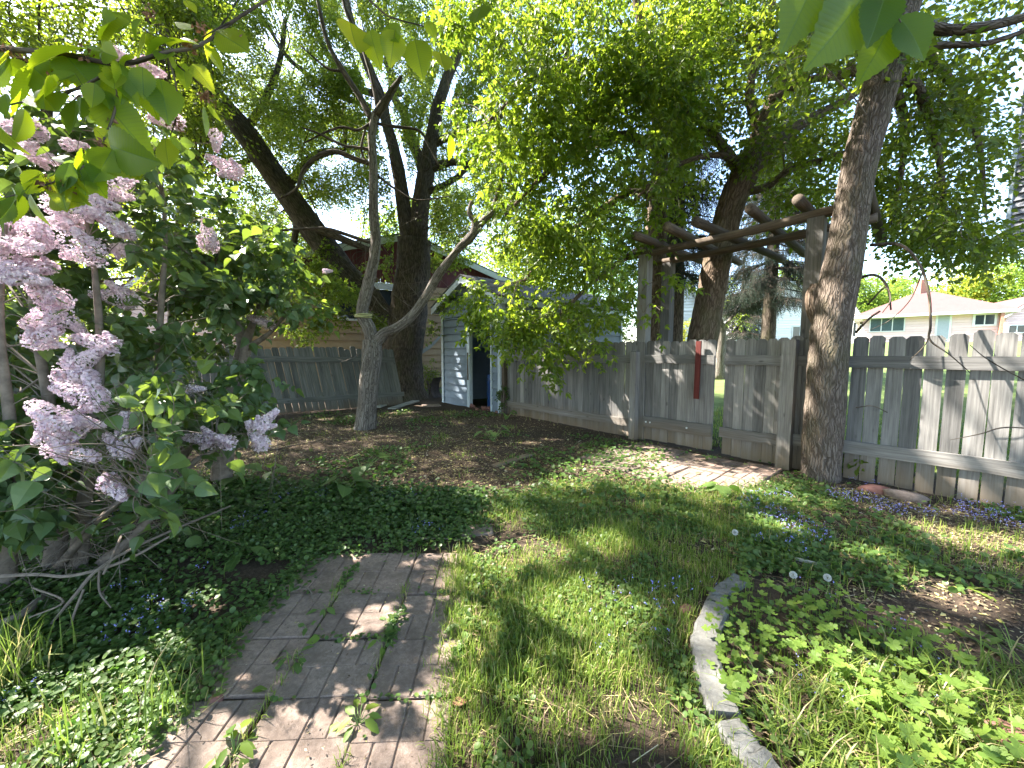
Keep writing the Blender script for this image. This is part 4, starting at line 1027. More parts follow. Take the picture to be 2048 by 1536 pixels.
# ================================================================== sprays of leaves
def sprays(C, A, L, k, ll, droop=.35, ang=55, tilt=.45, compound=False, dr=.25, scv=.3):
    M = len(C); sc_ = rng.uniform(1-scv, 1+scv, M); upv = up+rng.normal(0, .35, (M, 3)); Bv = unit(np.cross(A, upv)); Nv = unit(np.cross(Bv, A)); Nv *= np.sign(Nv[:, 2:3]+1e-6)
    pos = []; dirs = []; nor = []; S = []
    for i in range(k):
        s = (.18+.82*i/max(1, k-1)); side = 1 if i % 2 else -1
        p = C+A*(s*L*sc_)[:, None]-up*(droop*s*s*L*.6*sc_)[:, None]
        an = np.radians(np.where(i == k-1, 0, ang)+rng.normal(0, 14, M))
        d = A*np.cos(an)[:, None]+Bv*(side*np.sin(an))[:, None]-up*np.abs(rng.normal(dr, .22, M))[:, None]
        d = unit(d); nn = Nv+rng.normal(0, tilt, (M, 3)); size = ll*sc_**.5*rng.uniform(.7, 1.2, M)
        if not compound:
            pos.append(p+d*(size*.12)[:, None]); dirs.append(d); nor.append(nn); S.append(size)
        else:
            z = unit(nn); y = np.cross(z, d); st = p+d*(size*.45)[:, None]
            for (aa, f, sz) in ((0, .62, 1.), (58, .30, .85), (-58, .30, .85), (62, -.02, .72), (-62, -.02, .72))[:(5 if i % 3 == 0 else 3)]:
                q = math.radians(aa); dd = unit(d*math.cos(q)+y*math.sin(q)-up*np.abs(rng.normal(.15, .15, M))[:, None]+rng.normal(0, .1, (M, 3)))
                pos.append(st+d*(size*f*.6)[:, None]); dirs.append(dd); nor.append(nn+rng.normal(0, .2, (M, 3))); S.append(size*sz)
    return np.concatenate(pos), np.concatenate(dirs), np.concatenate(nor), np.concatenate(S), sc_
T_twig = (np.array([(0, .5, 0), (0, -.25, .43), (0, -.25, -.43), (.55, .4, -.02*0), (.55, -.2, .34), (.55, -.2, -.34), (1, .2, 0), (1, -.1, .15), (1, -.1, -.15)]),
          [np.array([[0, 1, 4, 3], [1, 2, 5, 4], [2, 0, 3, 5], [3, 4, 7, 6], [4, 5, 8, 7], [5, 3, 6, 8]])], np.zeros((9, 3)))
def twigs(acc, C, E, r, droop=0.0, mat=1):
    D = E-C; L = np.linalg.norm(D, axis=1); R = frame_from(D, randdir(len(C)))
    V, polys, _ = T_twig; W = V[None]*np.stack([L, np.full(len(L), r), np.full(len(L), r)], -1)[:, None]
    W = np.einsum('nij,nmj->nmi', R, W)+C[:, None]
    if droop: W[:, 3:6] += up*(droop*L)[:, None, None]
    off = (np.arange(len(C))*9)[:, None, None]
    acc.add(W.reshape(-1, 3), [(polys[0][None]+off).reshape(-1, 4)], .5, None, mat)
def clump_sprays(c, r, n, flat=.7, droopdir=.35, outw=1.0):
    d = randdir(n); rr = r*rng.random(n)**.45
    C = c+d*rr[:, None]*np.array([1, 1, flat]); A = unit(d*outw*np.array([1, 1, .5])+rng.normal(0, .55, (n, 3))-up*droopdir)
    return C-A*.12, A
def sample_clumps(poly, Y0, Y1, n, r0, r1, k, zmin=None):
    xs = [p[0] for p in poly]; ys = [p[1] for p in poly]; out = []
    while len(out) < n:
        x, y = rng.uniform(min(xs), max(xs)), rng.uniform(min(ys), max(ys))
        if not inpoly(np.array([x]), np.array([y]), poly)[0]: continue
        Y = rng.uniform(Y0, Y1); c = at(x, y, Y)
        if zmin is not None and c[2] < zmin: continue
        out.append((c, rng.uniform(r0, r1), k))
    return out
def branches(acc, clumps, limbs, r=.018, mat=0, dead=0, wob=.12, segs=5, up_pen=1.2, far=1e9, inner=3, filt=True):
    """a branch from the nearest limb out to every clump, with a few bare side twigs"""
    LP = np.concatenate([catmull(l, 5) for l in limbs]); TW0 = []; TW1 = []
    for c, rr, k in clumps:
        d = np.linalg.norm(LP-c, axis=1)+up_pen*np.maximum(0, LP[:, 2]-c[2]+.2); i = int(np.argmin(d)); s = LP[i]; L = np.linalg.norm(c-s)
        if L > far or L < .15: continue
        m1 = s+(c-s)*.35+up*L*rng.uniform(.0, .14)+rng.normal(0, wob*L*.6, 3); m2 = s+(c-s)*.7+up*L*rng.uniform(.0, .10)+rng.normal(0, wob*L*.6, 3)
        r0 = min(.05, r*(.6+.35*L)); P = np.array([s, m1, m2, c]); tube(acc, P, [r0, r0*.7, r0*.45, r0*.2], segs, 4, mat=mat, cap=False, amp=.1)
        X = catmull(P, 5)
        for _ in range(inner):
            a_ = X[rng.integers(4, len(X))]; b_ = c+randdir(1)[0]*rr*rng.uniform(.6, 1.1); TW0.append(a_); TW1.append(b_)
        for _ in range(dead):
            a_ = X[rng.integers(2, len(X))]; e = a_+randdir(1, -.2)[0]*rng.uniform(.25, .9); TW0.append(a_); TW1.append(e)
            e2_ = a_+(e-a_)*.55+randdir(1)[0]*rng.uniform(.1, .35); TW0.append(a_+(e-a_)*.5); TW1.append(e2_)
    if TW0:
        TW0 = np.array(TW0); TW1 = np.array(TW1); k_ = lit_mask((TW0+TW1)/2, own=True, grow=.12)&lit_mask(TW1, own=True) if filt else np.ones(len(TW0), bool)
        TW0, TW1 = TW0[k_], TW1[k_]
    if len(TW0): twigs(acc, np.array(TW0), np.array(TW1), max(.004, r*.3), rng.uniform(-.03, .03), mat)
def leaves_of(acc, clumps, L, k, ll, T, filt=True, clear=None, own=False, off=None, shrink=1.0, mat=0, tw=.003, twmat=1, rn=(.5, .22), flat=.7, droopdir=.35, **kw):
    C = []; A = []
    for c, r, n in clumps:
        x, y = clump_sprays(np.asarray(c), r, n, flat, droopdir); C.append(x); A.append(y)
    C = np.concatenate(C); A = np.concatenate(A)
    P, D, Nn, S, sc_ = sprays(C, A, L, k, ll, **kw)
    keep = lit_mask(P+D*(S*.5)[:, None], own=own, grow=S*.3, shrink=shrink) if filt else np.ones(len(P), bool)
    if off is not None:            # no leaves sprouting straight out of the thick stems
        for q in np.concatenate([catmull(l, 4) for l in off]): keep &= np.linalg.norm(P-q, axis=1) > .6
    if clear is not None:          # leaves that would smother a flower cluster are left off
        px, py = proj(P+D*(S*.5)[:, None])
        for fx, fy, fr, fY in clear: keep &= ~((np.hypot(px-fx, py-fy) < fr) & (P[:, 1] < fY+.03) & (rng.random(len(P)) < (.96 if fy > 745 else .82)))
    tone = np.clip(rng.normal(rn[0], rn[1], len(P))+.5*(fbm(P*1.1, 2, 31)-.5), 0, 1)
    inst(acc, T, P[keep], frame_from(D[keep], Nn[keep]), S[keep], tone[keep], mat)
    kc = lit_mask(C+A*(L*.5), own=own, grow=L*.25, shrink=shrink) if filt else np.ones(len(C), bool)
    dr = kw.get('droop', .35); E_ = C+A*(L*sc_)[:, None]-up*(dr*L*.6*sc_)[:, None]
    if tw: twigs(acc, C[kc], E_[kc], tw, dr*.12, twmat)
    return int(keep.sum())
M_lf_big = leaf_mat('yellow_green_leaves', [(0, (.04, .075, .013)), (.6, (.085, .13, .02)), (1, (.13, .18, .03))], [(0, (.17, .27, .02)), (.6, (.33, .44, .04)), (1, (.5, .56, .06))], .52, .45, .3)
M_lf_box = leaf_mat('fresh_green_leaflets', [(0, (.05, .095, .013)), (.6, (.115, .175, .02)), (1, (.18, .235, .03))], [(0, (.18, .31, .02)), (.6, (.37, .5, .03)), (1, (.52, .62, .05))], .5, .4, .4)
M_lf_mid = leaf_mat('mid_green_leaves', [(0, (.05, .085, .014)), (1, (.125, .175, .025))], [(0, (.20, .31, .018)), (1, (.46, .55, .04))], .45, .45, .35)
M_lf_dark = leaf_mat('deep_green_leaves', [(0, (.022, .05, .014)), (1, (.055, .105, .022))], [(0, (.08, .18, .015)), (1, (.2, .34, .03))], .4, .45, .35)
M_lf_elm = leaf_mat('serrated_leaves', [(0, (.045, .10, .02)), (.5, (.075, .15, .025)), (1, (.11, .19, .03))], [(0, (.22, .36, .01)), (.5, (.5, .66, .015)), (1, (.78, .85, .03))], .62, .42, .4, 56)
M_lf_lil = leaf_mat('lilac_leaves', [(0, (.055, .10, .042)), (.6, (.095, .16, .06)), (1, (.15, .22, .08))], [(0, (.12, .2, .02)), (1, (.28, .38, .04))], .38, .38, .5)
M_lf_spr = leaf_mat('spruce_needles', [(0, (.012, .026, .018)), (1, (.04, .065, .04))], [(0, (.02, .04, .02)), (1, (.05, .08, .03))], .15, .6, .2)
M_lf_far = leaf_mat('far_bright_leaves', [(0, (.09, .15, .025)), (.6, (.17, .25, .04)), (1, (.27, .33, .05))], [(0, (.2, .34, .03)), (1, (.45, .55, .06))], .45, .5, .2)
M_lf_yel = leaf_mat('golden_leaves', [(0, (.20, .22, .02)), (1, (.36, .35, .04))], [(0, (.4, .45, .03)), (1, (.6, .58, .06))], .45, .5, .2)
def limb(acc, pts, segs=12, n=6, **k): return pxtube(acc, pts, segs, n, **k)

# ---- dead silvery tree
b0 = G(731, 858); t = thing('dead_tree', 'bare silvery dead tree with a forked trunk and a yellow tie', 'tree', b0)
a = Acc(); Yd = b0[1]
limb(a, [(727, 872, Yd, 22), (731, 840, Yd, 20), (738, 770, Yd, 18.5), (744, 715, Yd, 19), (745, 680, Yd, 17)], 30, 16, amp=.14, ridge=.014, flare=(.25, .18, 3))
a.build('trunk', M_bark_d, t, True)
a = Acc(); dl1, _ = limb(a, [(747, 690, Yd, 14), (737, 655, Yd, 13), (724, 628, Yd, 12), (731, 590, Yd+.03, 11.5), (742, 545, Yd+.05, 11), (751, 490, Yd+.05, 10), (747, 420, Yd+.05, 9.5), (747, 340, Yd+.1, 9), (744, 275, Yd+.1, 8.5), (752, 228, Yd+.1, 8)], 20, 14, amp=.22, ridge=.010)
a.build('limb', M_bark_d, t, True)
a = Acc(); limb(a, [(752, 232, Yd+.1, 9), (765, 212, Yd+.1, 9.5), (782, 185, Yd+.1, 8), (798, 160, Yd+.1, 5), (802, 152, Yd+.1, 3)], 10, 5, amp=.2, ridge=.004); tag(a.build('limb', M_bark_b, t, True), 'dark broken top of the dead trunk')
a = Acc(); dl2, _ = limb(a, [(748, 690, Yd, 12), (768, 668, Yd-.02, 11), (800, 652, Yd-.05, 10), (830, 625, Yd-.05, 9.5), (854, 590, Yd, 9), (880, 545, Yd, 8), (915, 500, Yd+.05, 7.5), (945, 470, Yd+.05, 8.5), (950, 445, Yd+.05, 7), (939, 425, Yd+.05, 5), (943, 402, Yd+.05, 3)], 18, 12, amp=.22, ridge=.008)
a.build('limb', M_bark_d, t, True)
a = Acc(); limb(a, [(948, 466, Yd+.05, 8), (968, 440, Yd+.1, 7), (985, 420, Yd+.2, 5), (1010, 330, Yd+.3, 4), (1035, 240, Yd+.4, 3.5), (1075, 120, Yd+.5, 3), (1110, 0, Yd+.5, 2.5)], 9, 5, amp=.15); a.build('limb', M_bark_d, t, True)
for pts in ([(745, 245, Yd+.1, 4), (720, 262, Yd, 4), (690, 252, Yd-.1, 4), (650, 272, Yd-.1, 3.5), (610, 285, Yd-.1, 2.5)], [(744, 300, Yd+.1, 5), (715, 300, Yd, 4.5), (680, 290, Yd-.1, 4), (640, 268, Yd-.1, 3), (600, 262, Yd-.1, 2)],
            [(744, 330, Yd+.1, 6), (710, 312, Yd, 6), (670, 302, Yd-.1, 6), (630, 318, Yd-.2, 6), (605, 345, Yd-.2, 5), (590, 380, Yd-.3, 4), (560, 400, Yd-.3, 2.5)],
            [(742, 485, Yd+.05, 5), (700, 470, Yd, 5), (660, 455, Yd, 4.5), (610, 455, Yd, 4), (560, 465, Yd, 3)], [(750, 250, Yd+.1, 4), (790, 255, Yd+.1, 4), (830, 262, Yd+.2, 3.5), (860, 290, Yd+.2, 3), (875, 330, Yd+.2, 2)],
            [(748, 240, Yd+.1, 9), (725, 195, Yd+.15, 8), (690, 140, Yd+.2, 7), (660, 85, Yd+.25, 6), (640, 20, Yd+.3, 5), (620, -60, Yd+.3, 4)], [(756, 222, Yd+.1, 8), (742, 150, Yd+.15, 7), (718, 80, Yd+.2, 6), (692, 10, Yd+.25, 5), (680, -60, Yd+.3, 4)], [(690, 140, Yd+.2, 4), (650, 130, Yd+.1, 3), (600, 90, Yd, 2)], [(735, 330, Yd+.1, 3.5), (728, 300, Yd+.05, 3.5), (727, 260, Yd+.05, 3), (735, 250, Yd+.1, 3)], [(752, 350, Yd+.1, 3), (790, 380, Yd+.1, 3), (840, 400, Yd+.1, 2), (900, 395, Yd+.1, 1.5)]):
    a = Acc(); limb(a, [(x+rng.normal(0, 3), y+rng.normal(0, 3), Y, r*.7) for x, y, Y, r in pts], 7, 5, amp=.3); a.build('branch', M_bark_b, t, True)
a = Acc(); X = np.concatenate([catmull(dl1, 6), catmull(dl2, 6)]); i = rng.integers(8, len(X), 90); E_ = X[i]+randdir(90, .1)*rng.uniform(.2, 1.3, 90)[:, None]; twigs(a, X[i], E_, .007, -.05, 0)
i2 = rng.integers(0, 90, 120); mp = X[i][i2]+(E_[i2]-X[i][i2])*rng.uniform(.3, .9, 120)[:, None]; twigs(a, mp, mp+randdir(120, -.1)*rng.uniform(.08, .4, 120)[:, None], .004, -.05, 0); a.build('twigs', M_twigl, t)
a = Acc(); 
for dz in (-.012, .012, .03):
    c = at(727, 633, Yd); an = np.linspace(0, 2*PI, 22); P = np.column_stack([c[0]+.150*np.cos(an), c[1]+.150*np.sin(an), c[2]+dz+.01*np.sin(an+dz*60)]); tube(a, P, np.full(22, .013), 6, 1, cap=False)
tag(a.build('tie', M_rope, t, True), 'yellowish rope tied round the fork')

# ---- big multi-stemmed tree behind it
b0 = G(800, 797); Yb = b0[1]; t = thing('large_tree', 'large dark many-stemmed tree with a flared foot behind the dead tree', 'tree', b0)
LT = []
a = Acc(); p_, _ = limb(a, [(803, 812, Yb, 52), (802, 775, Yb, 44), (803, 720, Yb, 40), (812, 660, Yb, 37), (820, 600, Yb, 35), (826, 540, Yb, 33), (828, 480, Yb, 32)], 28, 8, amp=.12, ridge=.02, flare=(.5, .45, 4)); LT.append(p_)
a.build('trunk', M_bark_b, t, True)
for pts in ([(818, 480, Yb, 20), (808, 420, Yb, 18), (800, 360, Yb, 17), (788, 300, Yb+.1, 15), (772, 240, Yb+.2, 13), (760, 190, Yb+.3, 13), (735, 130, Yb+.4, 11), (712, 70, Yb+.5, 9), (695, 10, Yb+.6, 8), (680, -70, Yb+.7, 6)],
            [(836, 480, Yb, 24), (842, 400, Yb, 22), (855, 330, Yb, 21), (865, 270, Yb-.1, 17), (880, 200, Yb-.2, 15), (905, 130, Yb-.3, 13), (940, 60, Yb-.5, 11), (985, 5, Yb-.6, 8), (1030, -60, Yb-.6, 5)],
            [(846, 345, Yb, 15), (835, 310, Yb+.1, 13), (815, 265, Yb+.2, 12), (810, 230, Yb+.3, 11), (790, 200, Yb+.4, 9), (780, 150, Yb+.5, 7), (765, 60, Yb+.6, 6), (750, -60, Yb+.6, 5)],
            [(856, 340, Yb, 11), (900, 325, Yb-.1, 9), (945, 325, Yb-.2, 7), (985, 318, Yb-.3, 6), (1060, 290, Yb-.3, 4), (1130, 270, Yb-.3, 3)], [(850, 385, Yb, 9), (890, 370, Yb-.2, 8), (925, 345, Yb-.3, 6), (960, 310, Yb-.3, 4), (1010, 270, Yb-.3, 3)],
            [(862, 290, Yb, 10), (905, 270, Yb-.2, 9), (960, 245, Yb-.3, 8), (1010, 230, Yb-.4, 6), (1080, 190, Yb-.4, 4), (1140, 160, Yb-.4, 3)],
            [(756, 190, Yb+.3, 9), (700, 170, Yb+.3, 8), (670, 130, Yb+.3, 7), (640, 80, Yb+.3, 6), (610, 20, Yb+.4, 5), (590, -50, Yb+.4, 4)],
            [(800, 190, Yb+.3, 8), (775, 130, Yb+.3, 7), (775, 60, Yb+.3, 6), (765, -40, Yb+.3, 5)], [(742, 215, Yb+.2, 8), (690, 195, Yb+.1, 7), (640, 165, Yb, 6), (580, 120, Yb-.1, 5), (540, 60, Yb-.2, 4), (500, 0, Yb-.2, 3)]):
    a = Acc(); p_, _ = limb(a, [(x, y, Y, r*.78) for x, y, Y, r in pts], 14, 6, amp=.16, ridge=.01); LT.append(p_); a.build('limb', M_bark_b, t, True)
# the long stem that leans out to the left
a = Acc(); p_, _ = limb(a, [(795, 740, Yb, 28), (772, 650, Yb-.05, 24), (735, 590, Yb-.1, 22), (690, 545, Yb-.2, 24), (640, 480, Yb-.3, 24), (590, 410, Yb-.4, 23), (540, 340, Yb-.5, 22), (490, 265, Yb-.6, 21), (440, 205, Yb-.7, 19), (390, 140, Yb-.8, 17), (340, 70, Yb-.9, 15), (290, 0, Yb-1, 13), (240, -80, Yb-1.1, 10)], 18, 6, amp=.14, ridge=.014); LT.append(p_); LEAN = p_
tag(a.build('limb', M_bark_b, t, True), 'long stem leaning far out over the lilac')
for pts in ([(560, 375, Yb-.5, 10), (590, 355, Yb-.5, 9), (620, 320, Yb-.5, 9), (650, 305, Yb-.4, 8), (690, 300, Yb-.4, 5)], [(590, 450, Yb-.4, 8), (640, 460, Yb-.6, 8), (690, 480, Yb-.7, 7), (740, 500, Yb-.8, 5)], [(600, 425, Yb-.4, 7), (590, 470, Yb-.5, 6), (585, 500, Yb-.5, 5), (560, 500, Yb-.6, 3)],
            [(490, 265, Yb-.6, 8), (530, 200, Yb-.6, 7), (560, 120, Yb-.5, 5), (570, 40, Yb-.5, 4)], [(520, 310, Yb-.5, 6), (470, 330, Yb-.8, 5), (430, 330, Yb-1, 4), (390, 350, Yb-1.2, 3)]):
    a = Acc(); p_, _ = limb(a, pts, 8, 5, amp=.12); LT.append(p_); a.build('branch', M_bark_b, t, True)
cl = sample_clumps([(200, -260), (1060, -260), (1080, 180), (960, 420), (860, 470), (700, 360), (640, 500), (500, 500), (420, 320), (300, 200)], Yb-2.6, Yb+2.8, 330, .45, .95, 96)
cl += sample_clumps([(470, 100), (620, 120), (700, 480), (500, 440)], Yb-1, Yb+2.5, 22, .5, .8, 60)
cl += sample_clumps([(840, 380), (1000, 330), (1010, 520), (900, 500)], Yb-1, Yb+2.5, 12, .4, .7, 50)
cl = [c for c in cl if np.min(np.linalg.norm(np.concatenate([catmull(l, 5) for l in LT])-c[0], axis=1)) > .45 or rng.random() < .35]
cl2 = sample_clumps([(560, 560), (700, 520), (900, 540), (905, 690), (800, 720), (690, 640)], Yb-1.6, Yb-.5, 17, .25, .42, 30)
cl2 += sample_clumps([(500, 540), (640, 520), (720, 550), (740, 640), (640, 680), (520, 640)], Yb-3.2, Yb-1, 16, .2, .36, 26)
cl2 += sample_clumps([(600, 470), (960, 440), (980, 540), (820, 560), (640, 560)], Yb-1.8, Yb+1.5, 12, .25, .4, 26)
a = Acc(); branches(a, cl, LT, .016, 0, dead=2, inner=4); branches(a, cl2, LT, .008, 0, up_pen=0); a.build('twigs', M_twig, t)
STEMS = []
for l_, w_ in ((LT[1], 20), (LT[2], 24), (LEAN, 27), (LT[0], 40)):     # the thick stems show through the crown
    for q in catmull(l_, 6): x_, y_ = proj(q); STEMS.append((float(x_), float(y_), w_, q[1]))
a = Acc(); leaves_of(a, cl, .36, 8, .10, T_small, rn=(.6, .22), droop=.5, off=LT, clear=STEMS); leaves_of(a, cl2, .3, 5, .085, T_mid, compound=True, rn=(.4, .2), clear=STEMS[-40:]); a.build('crown', [M_lf_big, M_twig], t)

# ---- leaning tree beyond the gate
Yl = 7.1; b0 = np.array([*at(1388, 760, Yl)[:2], 0.2]); t = thing('leaning_tree', 'leaning tree with sun-flecked trunk just outside the gate under the log beams', 'tree', b0); LL = []
a = Acc(); p_, _ = limb(a, [(1375, 800, Yl, 34), (1392, 740, Yl, 31), (1405, 680, Yl, 29), (1420, 600, Yl, 27), (1432, 530, Yl, 26), (1448, 460, Yl, 26), (1466, 400, Yl, 26), (1487, 350, Yl, 26)], 24, 8, amp=.1, ridge=.014); LL.append(p_); a.build('trunk', M_bark_l, t, True)
for pts in ([(1480, 360, Yl, 18), (1505, 300, Yl, 17), (1530, 240, Yl-.1, 15), (1560, 170, Yl-.2, 14), (1590, 110, Yl-.3, 12), (1630, 40, Yl-.4, 10), (1680, -60, Yl-.5, 8)], [(1492, 350, Yl, 17), (1540, 300, Yl+.1, 15), (1600, 250, Yl+.2, 11), (1690, 200, Yl+.3, 8), (1760, 150, Yl+.3, 6)],
            [(1484, 350, Yl, 14), (1450, 300, Yl, 10), (1400, 240, Yl, 8), (1340, 190, Yl, 6), (1280, 120, Yl, 4), (1240, 40, Yl, 3)], [(1520, 260, Yl, 12), (1500, 200, Yl+.1, 9), (1510, 120, Yl+.2, 7), (1540, 30, Yl+.3, 5), (1560, -60, Yl+.3, 4)],
            [(1476, 385, Yl, 9), (1530, 375, Yl-.1, 7), (1580, 340, Yl-.2, 6), (1640, 320, Yl-.2, 5), (1700, 300, Yl-.2, 3)], [(1475, 330, Yl, 7), (1440, 310, Yl-.3, 6), (1380, 320, Yl-.5, 5), (1320, 350, Yl-.6, 4), (1270, 400, Yl-.7, 3)]):
    a = Acc(); p_, _ = limb(a, pts, 12, 6, amp=.15, ridge=.01); LL.append(p_); a.build('limb', M_bark_l, t, True)
cl = sample_clumps([(1260, -80), (1760, -80), (1720, 200), (1660, 390), (1580, 430), (1480, 300), (1340, 420), (1280, 300)], Yl-1.0, Yl+2.6, 84, .35, .75, 50)
a = Acc(); branches(a, cl, LL, .014, 0, dead=4, inner=4)
X = np.concatenate([catmull(l, 5) for l in LL[1:]]); i = rng.integers(0, len(X), 260); e = X[i]+(randdir(260, -.8)+np.array([-.2, -.55, 0]))*rng.uniform(.3, 1.4, 260)[:, None]; twigs(a, X[i], e, .005, .06, 0)
m_ = X[i]+(e-X[i])*.5; twigs(a, m_, m_+randdir(260, -.5)*rng.uniform(.15, .6, 260)[:, None], .0035, .05, 0); a.build('twigs', M_twigl, t)
a = Acc(); leaves_of(a, cl, .34, 6, .095, T_wide, rn=(.5, .22), droop=.5, own=True); a.build('crown', [M_lf_mid, M_twig], t)

# ---- box elder with bright drooping sprays
Yx = 8.6; b0 = np.array([*at(1315, 730, Yx)[:2], 0.2]); t = thing('leafy_tree', 'bright leafy tree drooping over the blue shed and the long fence', 'tree', b0); LB = []
a = Acc(); p_, _ = limb(a, [(1300, 790, Yx, 22), (1303, 680, Yx, 20), (1310, 560, Yx, 19), (1316, 440, Yx, 17), (1320, 340, Yx, 15), (1316, 250, Yx-.1, 13), (1300, 150, Yx-.2, 10), (1280, 40, Yx-.3, 8), (1260, -60, Yx-.4, 6)], 18, 7, amp=.12, ridge=.012); LB.append(p_); a.build('trunk', M_bark_l, t, True)
for pts in ([(1316, 400, Yx, 9), (1270, 380, Yx-.5, 8), (1200, 420, Yx-1, 6), (1120, 480, Yx-1.4, 4.5), (1050, 560, Yx-1.6, 3)], [(1314, 300, Yx, 9), (1250, 270, Yx-.6, 8), (1170, 300, Yx-1.1, 6), (1090, 350, Yx-1.4, 4.5), (1010, 430, Yx-1.5, 3)],
            [(1310, 200, Yx-.1, 8), (1240, 140, Yx-.7, 7), (1150, 130, Yx-1.2, 5.5), (1060, 170, Yx-1.5, 4), (980, 240, Yx-1.5, 3)], [(1312, 480, Yx, 7), (1260, 510, Yx-.8, 6), (1190, 560, Yx-1.4, 5), (1120, 630, Yx-1.6, 3)],
            [(1300, 120, Yx-.3, 7), (1360, 60, Yx-1, 6), (1420, 20, Yx-1.5, 4), (1470, 0, Yx-1.8, 3)], [(1316, 360, Yx, 7), (1300, 420, Yx-1, 6), (1290, 520, Yx-1.6, 4), (1280, 600, Yx-1.8, 3)]):
    a = Acc(); p_, _ = limb(a, pts, 10, 5, amp=.12); LB.append(p_); a.build('limb', M_bark_l, t, True)
cl = sample_clumps([(990, 300), (1060, 130), (1280, 60), (1400, 120), (1370, 300), (1330, 500), (1290, 560), (1180, 560), (1100, 560), (1030, 470)], Yx-2.6, Yx-.2, 84, .3, .62, 26)
cl += sample_clumps([(900, 600), (960, 560), (1030, 545), (1150, 560), (1260, 590), (1270, 650), (1200, 690), (1120, 700), (1060, 710), (990, 670), (940, 690)], 6.4, 7.6, 26, .18, .38, 15)
cl += [(at(1100, 735, 6.7), .13, 9), (at(1085, 700, 6.7), .18, 11), (at(1195, 690, 6.3), .14, 8), (at(1192, 725, 6.3), .06, 3), (at(965, 630, 7.4), .18, 7), (at(985, 690, 7.4), .12, 4), (at(950, 605, 7.6), .22, 9), (at(1320, 620, 6.0), .12, 4), (at(1335, 560, 6.0), .2, 7)]
cl += sample_clumps([(900, -80), (1500, -80), (1440, 60), (1300, 140), (1050, 160), (900, 130)], Yx-2.8, Yx-.5, 38, .3, .6, 22)
cl += sample_clumps([(880, 170), (1010, 150), (1010, 330), (930, 420)], Yx-1.8, Yx-.5, 10, .25, .5, 14)
a = Acc(); branches(a, cl, LB, .010, 0, dead=1, inner=3, up_pen=.2); a.build('twigs', M_twigl, t)
a = Acc(); n_ = leaves_of(a, cl, .36, 5, .105, own=True, T=T_mid, compound=True, rn=(.5, .25), droop=.55, droopdir=.5, dr=.35); a.build('crown', [M_lf_box, M_twigl], t)

# ---- thick brown trunk on the right
b0 = G(1642, 955); Yr = b0[1]; t = thing('elm_tree', 'thick brown furrowed trunk in front of the right fence with dark hanging crown', 'tree', b0); LR = []
a = Acc(); p_, r_ = limb(a, [(1640, 985, Yr, 35.2), (1641, 950, Yr, 32.6), (1644, 880, Yr, 33.0), (1650, 800, Yr, 32.6), (1656, 720, Yr, 32.1), (1664, 640, Yr, 32.6), (1676, 570, Yr, 32.6), (1690, 500, Yr, 30.8), (1702, 420, Yr, 29.0), (1716, 340, Yr, 29.0), (1736, 260, Yr, 29.0), (1758, 180, Yr, 29.0), (1780, 100, Yr, 28.2), (1803, 30, Yr, 26.4), (1830, -60, Yr, 25.5), (1860, -160, Yr, 23.8)], 48, 26, amp=.07, ridge=.013, flare=(.22, .24, 4)); LR.append(p_); a.build('trunk', M_bark_r, t, True)
for pts in ([(1815, 75, Yr, 19), (1850, 55, Yr-.1, 12), (1900, 60, Yr-.2, 10), (1960, 55, Yr-.3, 9), (2060, 30, Yr-.4, 8), (2160, -20, Yr-.5, 10)], [(1780, 100, Yr, 12), (1840, 95, Yr-.1, 7), (1900, 90, Yr-.2, 6), (1980, 85, Yr-.3, 5), (2080, 50, Yr-.4, 4)],
            [(1758, 170, Yr, 14), (1720, 140, Yr+.3, 11), (1680, 150, Yr+.6, 9), (1620, 160, Yr+.9, 7), (1540, 200, Yr+1.2, 5)], [(1722, 330, Yr, 9), (1690, 420, Yr+.5, 0.1)][:1]*2+[],
            [(1775, 140, Yr, 12), (1830, 170, Yr+.6, 10), (1860, 240, Yr+1, 7), (1880, 330, Yr+1.2, 5), (1890, 430, Yr+1.3, 4)], [(1800, 50, Yr, 12), (1860, 120, Yr+1, 9), (1930, 200, Yr+1.6, 7), (1960, 300, Yr+1.8, 5), (1970, 420, Yr+1.8, 3)],
            [(1770, 130, Yr, 12), (1810, 250, Yr+1.4, 7), (1800, 360, Yr+1.8, 5), (1780, 450, Yr+1.9, 3)]):
    if len(pts) < 3 or pts[0] == pts[-1]: continue
    a = Acc(); p_, _ = limb(a, pts, 12, 6, amp=.12, ridge=.006); LR.append(p_); a.build('limb', M_bark_r, t, True)
a = Acc(); limb(a, [(1672, 655, Yr+.05, 16), (1638, 640, Yr+.1, 15), (1625, 600, Yr+.12, 14), (1632, 570, Yr+.12, 11)], 12, 5, amp=.25, ridge=.012); tag(a.build('stub', M_bark_l, t, True), 'broken stub on the shaded side of the trunk')
